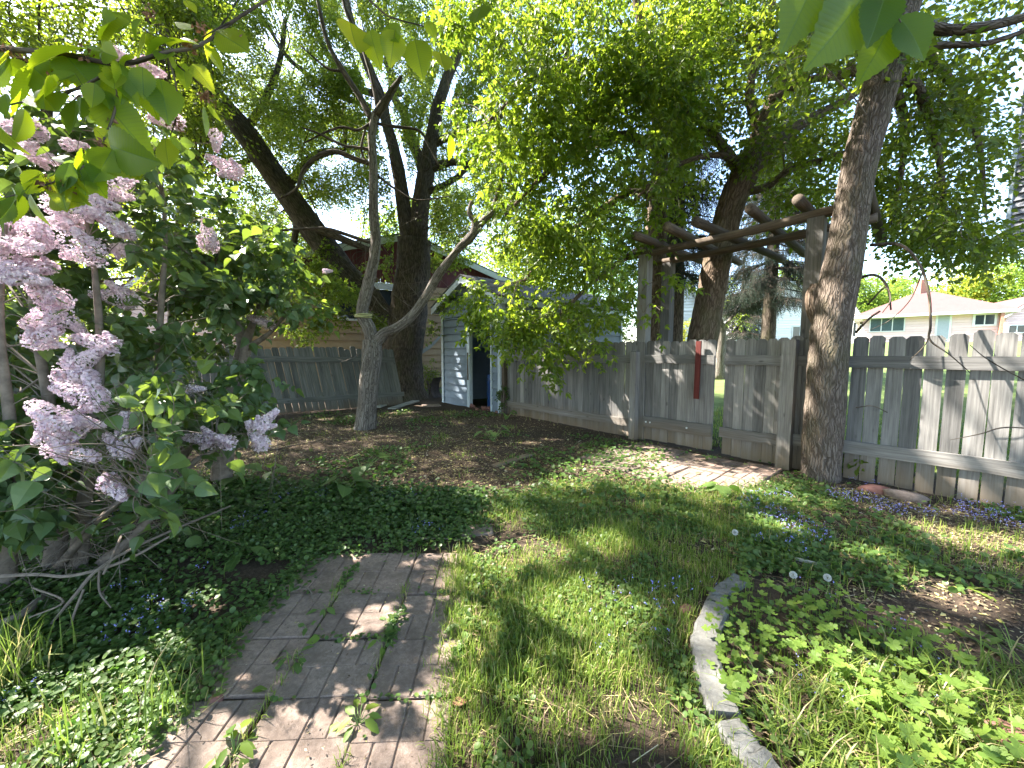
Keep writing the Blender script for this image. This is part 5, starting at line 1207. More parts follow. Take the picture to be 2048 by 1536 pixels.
for pts in ([(1712, 665, Yr-.1, 4), (1735, 640, Yr-.3, 4), (1760, 622, Yr-.4, 3.5)], [(1705, 560, Yr, 5), (1750, 550, Yr-.2, 4), (1775, 575, Yr-.3, 3), (1782, 620, Yr-.3, 2)], [(1740, 490, Yr-.1, 5), (1800, 490, Yr-.3, 4.5), (1840, 530, Yr-.5, 4.5), (1858, 590, Yr-.6, 4), (1861, 650, Yr-.7, 3.5), (1860, 680, Yr-.7, 3), (1900, 710, Yr-.8, 2), (1940, 745, Yr-.8, 1.5)],
            [(1735, 610, Yr-.1, 3), (1770, 575, Yr-.3, 2.5), (1781, 600, Yr-.4, 2), (1765, 625, Yr-.4, 1.5)], [(1845, 545, Yr-.5, 2), (1820, 600, Yr-.5, 1.6), (1780, 640, Yr-.5, 1.2), (1740, 660, Yr-.5, 1)], [(2100, 860, 2.9, 3), (2010, 855, 3.0, 2.5), (1960, 868, 3.0, 2), (1900, 880, 3.1, 1)], [(2090, 780, 2.9, 2.5), (2020, 745, 3, 2), (1970, 715, 3, 1.6), (1940, 690, 3, 1)],
            [(1862, 660, Yr-.7, 2), (1850, 690, Yr-.7, 1.6), (1820, 720, Yr-.6, 1.2)], [(1712, 815, Yr-.25, 1.6), (1745, 812, Yr-.3, 1.4), (1775, 825, Yr-.3, 1)]):
    a = Acc(); limb(a, [(x, y, Y, r*.62) for x, y, Y, r in pts], 6, 6, amp=.3); a.build('bare_branch', M_bark_b, t, True)
cl = sample_clumps([(1770, 60), (1850, 150), (2080, 100), (2080, 480), (1980, 510), (1860, 500), (1760, 490), (1735, 400), (1790, 250)], Yr+.4, Yr+2.6, 96, .25, .5, 30)
cl += sample_clumps([(1520, -80), (2120, -80), (2120, 110), (1850, 130), (1560, 130)], Yr-.6, Yr+1.8, 30, .3, .5, 26)
cl = [c for c in cl if not (proj(c[0])[0] > 1975 and 60 < proj(c[0])[1] < 480 and rng.random() < .97)]
a = Acc(); branches(a, cl, LR, .009, 0, dead=2, inner=4, up_pen=0); a.build('twigs', M_twigl, t)
a = Acc(); leaves_of(a, cl, .28, 6, .085, T_wide, rn=(.45, .25), droop=.6, droopdir=.5, own=True); a.build('crown', [M_lf_mid, M_twig], t)

# ---- trees on the left behind the lilac
for (px, Y, cpoly, ncl, lab) in (
    (60, 7.5, [(-900, -330), (240, -330), (330, 100), (330, 420), (150, 640), (-900, 680)], 165, 'dense dark green tree behind the lilac at the left edge'),
    (340, 9.6, [(150, -300), (470, -300), (430, 240), (560, 420), (610, 560), (420, 640), (260, 560), (200, 300)], 150, 'dense dark green tree between the lilac and the leaning stem')):
    b0 = np.array([*at(px, 700, Y)[:2], 0]); b0[2] = gz(b0[0], b0[1]); t = thing('shade_tree', lab, 'tree', b0, 'dense trees behind the lilac'); a = Acc(); LS = []
    d = np.array([.1, .1, 0]); tp = b0+up*6.5+d*4; P = np.array([b0-up*.1, b0+up*1.5+d*.5, b0+up*3.5+d*1.5, tp]); tube(a, P, [.17, .14, .11, .05], 16, 7, amp=.12, ridge=.012, flare=(.3, .3, 4)); LS.append(P); a.build('trunk', M_bark_b, t, True)
    for k in range(6):
        az = k*1.05+.3; s = b0+up*(1.6+.55*k)+d*(.5+.3*k); e = s+np.array([math.cos(az)*2.0, math.sin(az)*1.6, 1.1]); a = Acc(); P = np.array([s, (s+e)/2+up*.25, e]); tube(a, P, [.06, .045, .02], 8, 5, amp=.12); LS.append(P); a.build('limb', M_bark_b, t, True)
    cl = sample_clumps(cpoly, Y-1.8, Y+2.0, ncl, .35, .75, 44); cl = [(c, r, k) for c, r, k in cl if c[2] > .8]
    a = Acc(); branches(a, cl, LS, .012, 0, dead=1); a.build('twigs', M_twig, t)
    a = Acc(); leaves_of(a, cl, .32, 6, .085, T_wide, rn=(.45, .25), droop=.45); a.build('crown', [M_lf_mid, M_twig], t)

# ---- the elm overhead whose boughs hang into the picture
b0 = np.array([-2.9, -2.2, 0.0]); t = thing('overhanging_elm', 'elm bough with large toothed yellow-green leaves hanging over the yard', 'tree', b0); LE = []
a = Acc(); P = np.array([b0-up*.1, b0+np.array([.05, .1, 1.5]), b0+np.array([.2, .3, 3.2]), b0+np.array([.5, .9, 5.5]), b0+np.array([.9, 1.6, 8.5])]); tube(a, P, [.3, .25, .22, .17, .08], 20, 8, amp=.1, ridge=.015, flare=(.4, .35, 5)); LE.append(P); a.build('trunk', M_bark_r, t, True)
for q in ([(.2, .3, 3.2), (.6, 1.6, 4.6), (1.4, 3.0, 6.0), (2.6, 4.8, 8.0)], [(.2, .3, 3.2), (-1.2, 1.4, 4.8), (-2.6, 3.4, 6.6), (-3.8, 5.2, 9.0)], [(.4, .7, 4.8), (1.8, .6, 5.8), (3.6, .9, 6.6), (5.4, 1.6, 7.2)], [(.5, .9, 5.5), (-1, 0, 7), (-3, -.8, 8.4)], [(.3, .5, 4), (1.0, -1.0, 5), (2.4, -2.4, 6)],
          [(.2, .3, 3.0), (-.4, 1.6, 3.4), (.2, 2.6, 3.3)], [(.5, .9, 5.5), (-.5, 2.5, 7.5), (-1.5, 5.0, 10)]):
    a = Acc(); P = np.array(q)+b0; tube(a, P, np.linspace(.11, .035, len(P)), 12, 6, amp=.12); LE.append(P); a.build('limb', M_bark_r, t, True)
cl = []  # unseen overhead crown, added and thickened to shade the yard
while len(cl) < 560:
    c = np.array([rng.uniform(-11, 3.5), rng.uniform(-4, 9), rng.uniform(4.0, 12.5)])
    px, py = proj(c); r = rng.uniform(.5, 1.0)
    if c[1] > -.5 and c[2] - r*1.3 < EYE+.95*max(c[1], 0)+.9 and not (c[1] > .8 and px < -260): continue
    cl.append((c, r, 50))
a = Acc(); branches(a, cl, LE, .012, 0, inner=2, up_pen=.4); a.build('twigs', M_twig, t)
a = Acc(); leaves_of(a, cl, .45, 6, .15, T_wide, rn=(.5, .25)); a.build('crown', [M_lf_big, M_twig], t)
# the near boughs: leaf by leaf
LV = [((60, 125), (8, 190)), ((75, 135), (55, 240)), ((20, 115), (-25, 165)), ((110, 115), (140, 172)), ((130, 110), (178, 160)), ((165, 115), (225, 165)), ((200, 115), (252, 172)), ((150, 200), (155, 272)), ((165, 195), (217, 217)), ((205, 200), (274, 280)), ((85, 190), (127, 240)), ((285, 158), (312, 232)), ((320, 158), (335, 230)), ((368, 126), (368, 174)), ((385, 130), (420, 167)), ((408, 213), (409, 270)), ((415, 205), (447, 240)), ((330, 276), (335, 334)), ((340, 272), (358, 302)), ((225, 298), (194, 360)), ((225, 300), (274, 352)), ((220, 290), (287, 322)), ((140, 325), (116, 382)), ((165, 355), (80, 352)), ((150, 350), (166, 402)), ((30, 392), (8, 464)), ((60, 388), (82, 448)), ((20, 398), (-15, 445)), ((10, 188), (27, 238)), ((262, 45), (172, 74)), ((232, 38), (175, 56)), ((285, 40), (255, 68)), ((300, 62), (352, 98)), ((300, 72), (255, 122)), ((292, 66), (318, 112)), ((425, 58), (403, 112)), ((432, 62), (492, 97)), ((385, 58), (350, 42)), ((180, 98), (40, 104)), ((205, 103), (248, 122)), ((62, 368), (22, 388)), ((100, 398), (148, 398)), ((5, 120), (60, 150)), ((340, 95), (372, 60)), ((60, 128), (110, 175)), ((-10, 240), (20, 300)), ((120, 165), (95, 215)), ((245, 60), (215, 20)), ((150, 0), (178, 18)), ((370, 0), (392, 30)), ((530, 0), (545, 20)), ((700, 45), (712, 118)), ((740, 60), (755, 128)), ((790, 60), (782, 120)), ((830, 80), (842, 140)), ((775, 50), (800, 92)), ((880, 105), (888, 150)), ((855, 40), (870, 75)), ((900, 270), (905, 318)), ((965, 10), (950, 40))]
def bough(pts, r0, name='bough', M=M_bark_b):
    P = np.array([at(*p) for p in pts]); a = Acc(); tube(a, P, np.linspace(r0, r0*.35, len(P)), 8, 6, amp=.15); a.build(name, M, t, True); return catmull(P, 8)
bl = [bough([(-220, 60, 1.15), (-60, 90, 1.15), (120, 108, 1.12), (240, 128, 1.12), (330, 105, 1.15), (400, 90, 1.2), (470, 40, 1.25), (560, -20, 1.3), (680, -120, 1.4)], .008), bough([(240, 128, 1.12), (190, 160, 1.08), (120, 190, 1.05), (40, 205, 1.0), (-60, 230, .98)], .004), bough([(240, 128, 1.12), (230, 220, 1.1), (200, 290, 1.05), (150, 345, 1.0), (60, 380, .97), (0, 398, .95)], .0035),
      bough([(330, 105, 1.15), (350, 160, 1.17), (355, 220, 1.2), (340, 275, 1.2)], .003), bough([(355, 130, 1.17), (400, 170, 1.2), (415, 208, 1.22)], .0025), bough([(470, 40, 1.25), (430, 60, 1.2), (405, 75, 1.2)], .003), bough([(330, 105, 1.15), (290, 60, 1.15), (230, 30, 1.15)], .003), bough([(660, -80, 1.7), (760, 20, 1.7), (800, 40, 1.7), (860, 60, 1.75), (890, 110, 1.8)], .004), bough([(890, 110, 1.8), (900, 200, 1.85), (902, 270, 1.85)], .002)]
BX = np.concatenate(bl); a = Acc(); tw0 = []; tw1 = []
for (bp_, tp_) in LV:
    px0, py0 = bp_; pj = np.column_stack(proj(BX)); i = int(np.argmin((pj[:, 0]-px0)**2+(pj[:, 1]-py0)**2)); Y = BX[i, 1]+rng.normal(0, .02)
    p0 = at(px0, py0, Y); p1 = at(*tp_, Y+rng.normal(0, .03)); d = p1-p0; L = np.linalg.norm(d)*1.06; nv = unit(np.array([rng.normal(0, .45), -.75, .55+rng.normal(0, .35)]))
    inst(a, T_elms[rng.integers(0, 4)], [p0], frame_from(d[None], nv[None]), L, np.clip(rng.normal(.55, .25), 0, 1)); tw0.append(BX[i]); tw1.append(p0)
nb = len(bl[0])+len(bl[1])+len(bl[2])
for k in range(46):
    q = BX[rng.integers(0, nb)]; px0, py0 = proj(q)
    if px0 > 420: continue
    p0 = q+randdir(1)[0]*.03; d = unit(np.array([rng.normal(0, .7), rng.normal(0, .5), -.8+rng.normal(0, .4)])); nv = unit(np.array([rng.normal(0, .6), -.5+rng.normal(0, .4), .7]))
    inst(a, T_elms[rng.integers(0, 4)], [p0], frame_from(d[None], nv[None]), rng.uniform(.055, .105), np.clip(rng.normal(.6, .25), 0, 1)); tw0.append(q); tw1.append(p0)
twigs(a, np.array(tw0), np.array(tw1), .0012, .02, 1)
for (px, py) in ((110, 140), (175, 112), (235, 165), (420, 195), (352, 245), (215, 240), (205, 290), (95, 368), (135, 370), (380, 95), (405, 55), (480, 85), (25, 100), (410, 190), (300, 25)):
    pj = np.column_stack(proj(BX)); i = int(np.argmin((pj[:, 0]-px)**2+(pj[:, 1]-py)**2)); c = at(px, py, BX[i, 1]); m_ = 22; b = Acc()
    inst(b, T_wide, c+rng.normal(0, .008, (m_, 3)), frame_from(randdir(m_, -.5), randdir(m_)), rng.uniform(.010, .018, m_), rng.random(m_)); b.build('seed_cluster', M_dead, t)
# the large leaves at the upper right on their own twig
br = bough([(1500, -140, .9), (1640, -60, .82), (1740, -5, .78), (1790, 30, .77), (1802, 45, .77)], .003, M=M_bark_r)
for (p0_, p1_, Y0, Y1, tone, nx_) in (((1640, -70), (1590, 68), .8, .78, .22, .2), ((1738, -25), (1648, 108), .79, .77, .3, .55), ((1772, -20), (1752, 68), .775, .755, .05, -.1), ((1790, 30), (1735, 152), .79, .80, .25, .1), ((1798, 34), (1860, 102), .78, .76, .05, -.6)):
    p0, p1 = at(*p0_, Y0), at(*p1_, Y1); d = p1-p0; inst(a, T_elm, [p0], frame_from(d[None], unit(np.array([nx_, -.85, .5]))[None]), np.linalg.norm(d)*1.05, tone)
for k in range(5):
    p0 = at(1720+rng.uniform(-160, 80), -75-rng.uniform(0, 60), .85); d = randdir(1, -.6)[0]; inst(a, T_elm, [p0+up*.1], frame_from(d[None], randdir(1, 1)), .12, rng.random())
a.build('near_leaves', [M_lf_elm, M_twig], t)

# ================================================================== lilac
b0 = G(150, 1175); t = thing('lilac_bush', 'tall lilac bush with many pale purple flower clusters', 'lilac', b0); LLc = []
stems = [[(155, 1185, 2.55, 16), (160, 1080, 2.5, 14), (172, 980, 2.45, 11), (190, 850, 2.45, 9), (200, 700, 2.5, 7), (190, 550, 2.5, 5), (170, 420, 2.5, 3)], [(95, 1190, 2.5, 17), (112, 1090, 2.55, 15), (120, 980, 2.6, 12), (100, 820, 2.6, 9), (70, 650, 2.6, 7), (60, 500, 2.5, 4)], [(5, 1220, 2.3, 20), (10, 1110, 2.3, 15), (25, 1000, 2.2, 12), (20, 850, 2.2, 9), (0, 650, 2.2, 6), (10, 450, 2.3, 4)],
         [(180, 1190, 2.6, 13), (200, 1130, 2.55, 10), (260, 1080, 2.5, 8), (330, 1000, 2.5, 6), (380, 930, 2.5, 5), (430, 900, 2.6, 3)], [(330, 980, 3.9, 12), (370, 900, 3.9, 11), (430, 830, 3.9, 9), (480, 740, 4.0, 7), (490, 690, 4.0, 6)], [(480, 800, 4.2, 18), (484, 720, 4.2, 15), (488, 690, 4.2, 13), (470, 640, 4.2, 7), (450, 600, 4.2, 5), (420, 540, 4.1, 3)], [(488, 690, 4.2, 11), (505, 650, 4.2, 6), (520, 610, 4.2, 4)], [(490, 700, 4.2, 7), (540, 665, 4.1, 4), (570, 630, 4.1, 3)],
         [(440, 1000, 4.2, 20), (450, 900, 4.2, 17), (475, 790, 4.2, 17)], [(300, 1020, 3.2, 10), (310, 850, 3.2, 8), (320, 650, 3.2, 6), (330, 450, 3.2, 4), (310, 300, 3.2, 3)], [(110, 1140, 2.5, 8), (230, 1010, 2.2, 5), (330, 960, 2.1, 3)]]
a_all = []
for s in stems:
    a = Acc(); p_, _ = limb(a, s, 9, 6, amp=.14); LLc.append(p_); a.build('stem', M_twigl, t, True)
FL = [(40, 258, 78, 8, 2.3), (268, 282, 75, 20, 2.6), (432, 282, 42, 80, 3.4), (450, 332, 56, 25, 3.4), (222, 372, 90, -20, 2.5), (150, 418, 90, 10, 2.4), (208, 432, 80, 50, 2.45), (415, 470, 62, 80, 3.4), (60, 462, 80, 45, 2.3), (42, 495, 85, 0, 2.2), (135, 482, 115, 30, 2.35), (252, 506, 50, 25, 2.9), (22, 535, 75, 20, 2.2), (75, 530, 52, 15, 2.3), (48, 556, 70, 10, 2.15), (92, 588, 95, 20, 2.3), (85, 636, 95, -15, 2.3), (92, 672, 75, -20, 2.3), (192, 684, 72, 15, 2.4), (165, 722, 85, -20, 2.4), (152, 752, 85, -5, 2.35), (228, 594, 75, 8, 2.9), (160, 790, 100, 20, 2.1), (105, 836, 120, 25, 1.95), (112, 872, 75, 60, 1.95), (168, 845, 60, 20, 2.0), (148, 902, 90, 20, 2.0), (250, 872, 90, 85, 2.1), (230, 976, 72, 30, 2.1), (402, 878, 58, 10, 2.45), (442, 880, 56, 15, 2.45), (533, 840, 52, -50, 2.7), (513, 872, 64, 70, 2.7), (392, 778, 32, 0, 3.0), (522, 642, 46, 20, 4.0), (655, 542, 16, 0, 4.2), (155, 655, 45, 40, 2.6), (300, 140, 55, 20, 2.9), (240, 115, 50, 30, 2.8), (330, 240, 60, 10, 2.9), (85, 312, 60, 20, 2.6), (150, 290, 40, 0, 2.7), (125, 445, 60, 0, 2.6), (235, 455, 55, 30, 2.6), (20, 470, 60, -20, 2.4)]
M_lil = leaf_mat('lilac_florets', [(0, (.50, .36, .47)), (.5, (.81, .66, .71)), (1, (.94, .82, .82))], [(0, (.55, .42, .6)), (1, (.85, .7, .78))], .25, .6, .2)
T_flo = (np.array([(0, 0, 0)]+[v for k in range(4) for v in ((.62*math.cos(k*PI/2-.7), .62*math.sin(k*PI/2-.7), .12), (1.0*math.cos(k*PI/2), 1.0*math.sin(k*PI/2), .18), (.62*math.cos(k*PI/2+.7), .62*math.sin(k*PI/2+.7), .12))]), [np.array([[0, 1+3*k, 2+3*k, 3+3*k] for k in range(4)])], np.zeros((13, 3)))
cl_f = []; FLC = [(f[0], f[1], f[2]*(.72 if f[1] > 745 else .62)+10, f[4]) for f in FL]
for (px, py, sz, an, Y) in FL:
    c = at(px, py, Y); dep = Y; L = sz/FPX*dep*1.08; A_ = math.radians(an); ax = unit(np.array([math.cos(A_), rng.normal(0, .3), -math.sin(A_)])); 
    if rng.random() < .5: ax = -ax
    b = Acc(); lob = [(c-ax*L*.5, ax, L, 1.0)]
    if sz > 45: sd_ = unit(np.cross(ax, randdir(1)[0])); lob.append((c-ax*L*.42, unit(ax+sd_*.75), L*.62, .8)); lob.append((c-ax*L*.45, unit(ax-sd_*.8), L*.5, .75))
    for (p0, d, l_, f) in lob:
        n_ = int(400*f*(.6+l_*2.4)); s = rng.random(n_)**.75; R0 = l_*.30*(1-s*.72)*(.55+.45*np.minimum(1, s*6)); u_ = unit(np.cross(d, [.3, .2, .9])); w_ = np.cross(d, u_); th_ = rng.uniform(0, 2*PI, n_)
        lump = 1+.18*(vnoise(np.column_stack([s*7, np.cos(th_)*1.6, np.sin(th_)*1.6])+px, 5)-.5)*2
        o_ = u_*np.cos(th_)[:, None]+w_*np.sin(th_)[:, None]; P = p0+d*(s*l_)[:, None]+o_*(R0*lump*rng.uniform(.78, 1.05, n_))[:, None]
        nn = unit(o_+d*.35+rng.normal(0, .3, (n_, 3))); inst(b, T_flo, P, frame_from(np.cross(nn, randdir(n_)), nn), rng.uniform(.0072, .0098, n_)*(1 if Y < 3.2 else 1.15), np.clip(rng.normal(.55, .25, n_), 0, 1), 0)
        tube(b, [p0-d*l_*.12, p0+d*l_*.9], [.003, .0015], 5, 2, mat=1)
    b.build('flower_cluster', [M_lil, M_stalk], t); cl_f.append((c, .1, 3))
cl = sample_clumps([(-220, 240), (120, 230), (330, 250), (400, 420), (380, 620), (330, 780), (250, 850), (100, 800), (-220, 820)], 2.45, 3.7, 92, .12, .26, 10)
cl += sample_clumps([(330, 300), (470, 400), (600, 540), (640, 620), (560, 640), (470, 660), (380, 700), (330, 560)], 3.4, 5.0, 44, .16, .32, 12)
cl += sample_clumps([(-200, 740), (120, 760), (330, 760), (440, 780), (470, 850), (380, 900), (330, 960), (300, 1050), (200, 1060), (100, 1020), (-200, 1080)], 1.75, 2.6, 84, .09, .19, 8)
cl += sample_clumps([(430, 720), (530, 740), (540, 820), (480, 900), (400, 860)], 3.0, 4.2, 14, .12, .22, 8)
cl += sample_clumps([(-250, 600), (250, 620), (450, 720), (430, 900), (300, 930), (-250, 950)], 2.7, 4.2, 42, .15, .3, 11)
cl += [(at(75, 900, 1.55), .08, 3), (at(40, 930, 1.5), .07, 3), (at(20, 860, 1.6), .08, 3), (at(560, 850, 2.95), .05, 2), (at(500, 840, 2.95), .07, 3)]
a = Acc(); branches(a, cl+cl_f, LLc, .006, 0, dead=1, inner=2, up_pen=.3)
# the bare tangle low down
n_ = 230; X = np.concatenate([catmull(l, 6)[:14] for l in LLc[:5]+LLc[-1:]]); i = rng.integers(0, len(X), n_); e = X[i]+(randdir(n_, -.05)*np.array([1.2, 1, .8]))*rng.uniform(.15, .75, n_)[:, None]; e[:, 2] = np.maximum(e[:, 2], .03); twigs(a, X[i], e, .005, -.05, 0)
m_ = X[i]+(e-X[i])*rng.uniform(.3, .9, n_)[:, None]; e2_ = m_+randdir(n_, -.1)*rng.uniform(.08, .3, n_)[:, None]; e2_[:, 2] = np.maximum(e2_[:, 2], .02); twigs(a, m_, e2_, .003, .04, 0)
for pts in ([(460, 1010, 3.0, 3), (300, 1090, 2.35, 4.5), (205, 1145, 2.1, 5), (150, 1190, 2.0, 5), (110, 1245, 1.95, 4)], [(262, 1030, 2.4, 4), (230, 1095, 2.2, 4), (205, 1150, 2.1, 4)], [(-40, 1150, 2.1, 5), (60, 1160, 2.1, 5), (140, 1150, 2.1, 5), (250, 1120, 2.2, 4.5), (330, 1070, 2.4, 3)], [(160, 1180, 2.0, 3), (150, 1230, 1.95, 3), (140, 1290, 1.95, 2.5)], [(-60, 1090, 2.2, 5), (60, 1080, 2.2, 4), (180, 1050, 2.3, 3), (280, 1000, 2.4, 2)], [(200, 1140, 2.1, 3), (202, 1180, 2.1, 3), (215, 1215, 2.05, 2)], [(70, 1160, 2.0, 3), (120, 1200, 1.9, 3), (60, 1240, 1.8, 2)], [(-30, 1260, 1.9, 12), (30, 1215, 2.0, 11), (80, 1180, 2.2, 9)]):
    limb(a, [(x+rng.normal(0, 7), y+rng.normal(0, 7), Y, r*.6) for x, y, Y, r in pts], 6, 5, amp=.35)
a.build('twigs', M_twigl, t)
a = Acc(); leaves_of(a, cl, .25, 6, .092, T_heart, filt=True, clear=FLC, shrink=.55, rn=(.45, .25), droop=.3, ang=60, tilt=.5, dr=.3); a.build('foliage', [M_lf_lil, M_twigl], t)
# ================================================================== beyond the fence: houses
def house(name, label, pl, pr, Yl_, Yr_, pxpy_eave, z_g, depth, hip, M_wall, M_roof, rise, exp=.2, over=.5, cat='house'):
    A0 = at(pl, 705, Yl_)[:2]; A1 = at(pr, 705, Yr_)[:2]; u2 = unit(A1-A0); Wd = np.linalg.norm(A1-A0); n2_ = np.array([u2[1], -u2[0]]); n2_ = -n2_ if np.dot(n2_, A0) > 0 else n2_
    U, Nn = v3(u2), v3(n2_); O_ = np.array([*A0, 0.0]); ze_ = at(*pxpy_eave)[2]
    t = thing(name, label, cat, np.array([*A0, z_g])); return t, O_, U, Nn, Wd, ze_
def hiproof(t, O_, U, Nn, Wd, depth, ze_, rise, over, M_roof, M_f, hipin):
    c = [O_+U*-over+Nn*over, O_+U*(Wd+over)+Nn*over, O_+U*(Wd+over)-Nn*(depth+over), O_+U*-over-Nn*(depth+over)]
    c = [p+up*ze_ for p in c]; r0 = O_+U*hipin-Nn*depth/2+up*(ze_+rise); r1 = O_+U*(Wd-hipin)-Nn*depth/2+up*(ze_+rise)
    a = Acc(); V = c+[r0, r1]; a.add(V, [np.array([[0, 1, 5, 4], [2, 3, 4, 5]]), np.array([[1, 2, 5], [3, 0, 4]])], .5); rf = a.build('roof', M_roof, t)
    a = Acc()
    for p, q, ax, ln in ((c[0], c[1], -Nn, 0), (c[1], c[2], -U, 0), (c[3], c[0], U, 0)):
        box(a, p-up*.19, q-p, ax*.04, up*.18)
    box(a, c[0]-up*.21, c[1]-c[0], c[3]-c[0], up*.02); a.build('fascia', M_f, t); return rf, r0, r1
def win(t, O_, U, Nn, x0, x1, z0, z1, M_p=M_glass, bars=1, fr=.07):
    a = Acc(); bx(a, O_, U, Nn, x0-fr, x1+fr, z0-fr, z0, 0, .07); bx(a, O_, U, Nn, x0-fr, x1+fr, z1, z1+fr, 0, .07); bx(a, O_, U, Nn, x0-fr, x0, z0, z1, 0, .07); bx(a, O_, U, Nn, x1, x1+fr, z0, z1, 0, .07)
    for k in range(1, bars+1): xm = x0+(x1-x0)*k/(bars+1); bx(a, O_, U, Nn, xm-.03, xm+.03, z0, z1, 0, .06)
    w_ = a.build('window', M_white, t); a = Acc(); bx(a, O_, U, Nn, x0, x1, z0, z1, .004, .042); a.build('pane', M_p, w_)
# pink-roofed bungalow
t, O_, U, Nn, Wd, ze_ = house('bungalow', 'cream bungalow with pinkish hip roof across the street', 1722, 1996, 33.5, 28.4, (1722, 634, 33.5), 1.6, 8, 4, M_cream, M_pink, 2)
zg = 1.4; a = Acc(); f0, fW = (lambda z: 0.0), (lambda z: Wd)
def colx_(px):    # distance along the facade for a pixel column
    k = (px-CX)/FPX*CT; return (O_[0]-k*O_[1])/(k*U[1]-U[0])
lap(a, O_, U, Nn, zg, ze_, .2, f0, fW); bx(a, O_, U, Nn, 0, .02, zg, ze_, -8, -.001); bx(a, O_, U, Nn, Wd-.02, Wd, zg, ze_, -8, -.001); a.build('wall', M_cream, t)
rf, r0, r1 = hiproof(t, O_, U, Nn, Wd, 8, ze_+.05, 2.15, .7, M_pink, M_white, Wd*.44)
a = Acc(); q = r0+U*.2; box(a, q-np.array([.3, .3, .5]), np.array([.6, 0, 0]), np.array([0, .6, 0]), up*1.25); box(a, q+np.array([-.14, -.14, .751]), np.array([.28, 0, 0]), np.array([0, .28, 0]), up*.3); a.build('chimney', M_brick, rf)
zz = lambda py, px: at(px, py, (O_+U*colx_(px))[1])[2]
win(t, O_, U, Nn, colx_(1737), colx_(1803), zz(662, 1770), zz(637, 1770), M_screen, 2)
win(t, O_, U, Nn, colx_(1944), colx_(1982), zz(649, 1960), zz(630, 1960), M_glass, 1, .13)
a = Acc(); d0, d1 = colx_(1870), colx_(1893); bx(a, O_, U, Nn, d0, d1, zg, zz(632, 1880), .0, .055); dd = a.build('door', M_door, t); a = Acc(); tube(a, [O_+U*(d1-.12)+Nn*.05+up*(zg+1.1), O_+U*(d1-.12)+Nn*.1+up*(zg+1.1)], [.035, .045], 8, 1); a.build('handle', M_bolt, dd)
a = Acc(); bx(a, O_, U, Nn, d0-.12, d0, zg, zz(631, 1880), .0, .075); bx(a, O_, U, Nn, d1, d1+.12, zg, zz(631, 1880), .0, .075); a.build('door_frame', M_white, t)
a = Acc(); bx(a, O_, U, Nn, colx_(1991), Wd+.05, zg, ze_-.2, -.3, .6); a.build('brick_pier', M_brick, t)
# paler house with grey roof left of it
def gable_house(name, label, pl, pr, Yl_, Yr_, eav, M_wall, M_roof, rise, depth, wins=(), zg=1.0):
    t, O_, U, Nn, Wd, ze_ = house(name, label, pl, pr, Yl_, Yr_, eav, zg, depth, 0, M_wall, M_roof, rise)
    a = Acc(); lap(a, O_, U, Nn, zg, ze_, .2, lambda z: 0.0, lambda z: Wd); lap(a, O_, U, Nn, ze_, ze_+rise, .2, lambda z: (z-ze_)/rise*Wd/2, lambda z: Wd-(z-ze_)/rise*Wd/2)
    bx(a, O_, U, Nn, 0, .02, zg, ze_, -depth, -.001); bx(a, O_, U, Nn, Wd-.02, Wd, zg, ze_, -depth, -.001); a.build('wall', M_wall, t)
    a = Acc(); rr = O_+U*Wd/2; s_ = rise/(Wd/2)
    for s in (-1, 1):
        eo = rr+U*s*(Wd/2+.4); z_ = ze_-s_*.4; slope(a, eo+up*(z_+.06)+Nn*.35, rr+up*(ze_+rise+.06)+Nn*.35, rr+up*(ze_+rise+.06)-Nn*(depth+.3), eo+up*(z_+.06)-Nn*(depth+.3), .05)
    a.build('roof', M_roof, t)
    a = Acc()
    for s in (-1, 1):
        eo = rr+U*s*(Wd/2+.39); z_ = ze_-s_*.39; V = []
        for k in (.32, .345): V += [eo+up*(z_+.05)+Nn*k, rr+up*(ze_+rise+.05)+Nn*k, rr+up*(ze_+rise-.2)+Nn*k, eo+up*(z_-.2)+Nn*k]
        a.add(V, BOXF, .5)
    a.build('fascia', M_white, t)
    for (x0, x1, z0, z1) in wins: win(t, O_, U, Nn, x0*Wd, x1*Wd, zg+z0, zg+z1)
    return t
gable_house('house', 'white house glimpsed between the leaning tree and the right-hand log post', 1470, 1660, 31, 30, (1660, 618, 30), M_pale, M_shingle, 2.4, 9, ((.12, .24, 1.2, 2.3), (.6, .75, 1.2, 2.3)), 1.2)
gable_house('house', 'white house end with grey roof edge beside the pink-roofed bungalow', 1655, 1716, 38, 36.5, (1716, 630, 36.5), M_pale, M_shingle, 2.0, 9, ((.68, .88, 1.6, 2.9),), 1.4)
gable_house('house', 'white house with small window seen left of the leaning trunk', 1338, 1400, 26, 25.6, (1338, 622, 26), M_pale, M_shingle, 2.2, 8, ((.3, .5, .9, 2.0),), 1.0)
gable_house('house', 'sunlit rosy house glimpsed through the lilac left of the tan garage', 250, 478, 17, 19, (478, 600, 19), M_rosy, M_pink, 2.2, 7, ((.25, .4, 1.1, 2.3),), 0)
gable_house('house', 'low house with brick end at the right edge behind the bungalow', 2006, 2140, 35, 33, (2006, 628, 35), M_cream, M_pink, 1.6, 9, ((.05, .3, 1.8, 2.4),), 1.5)
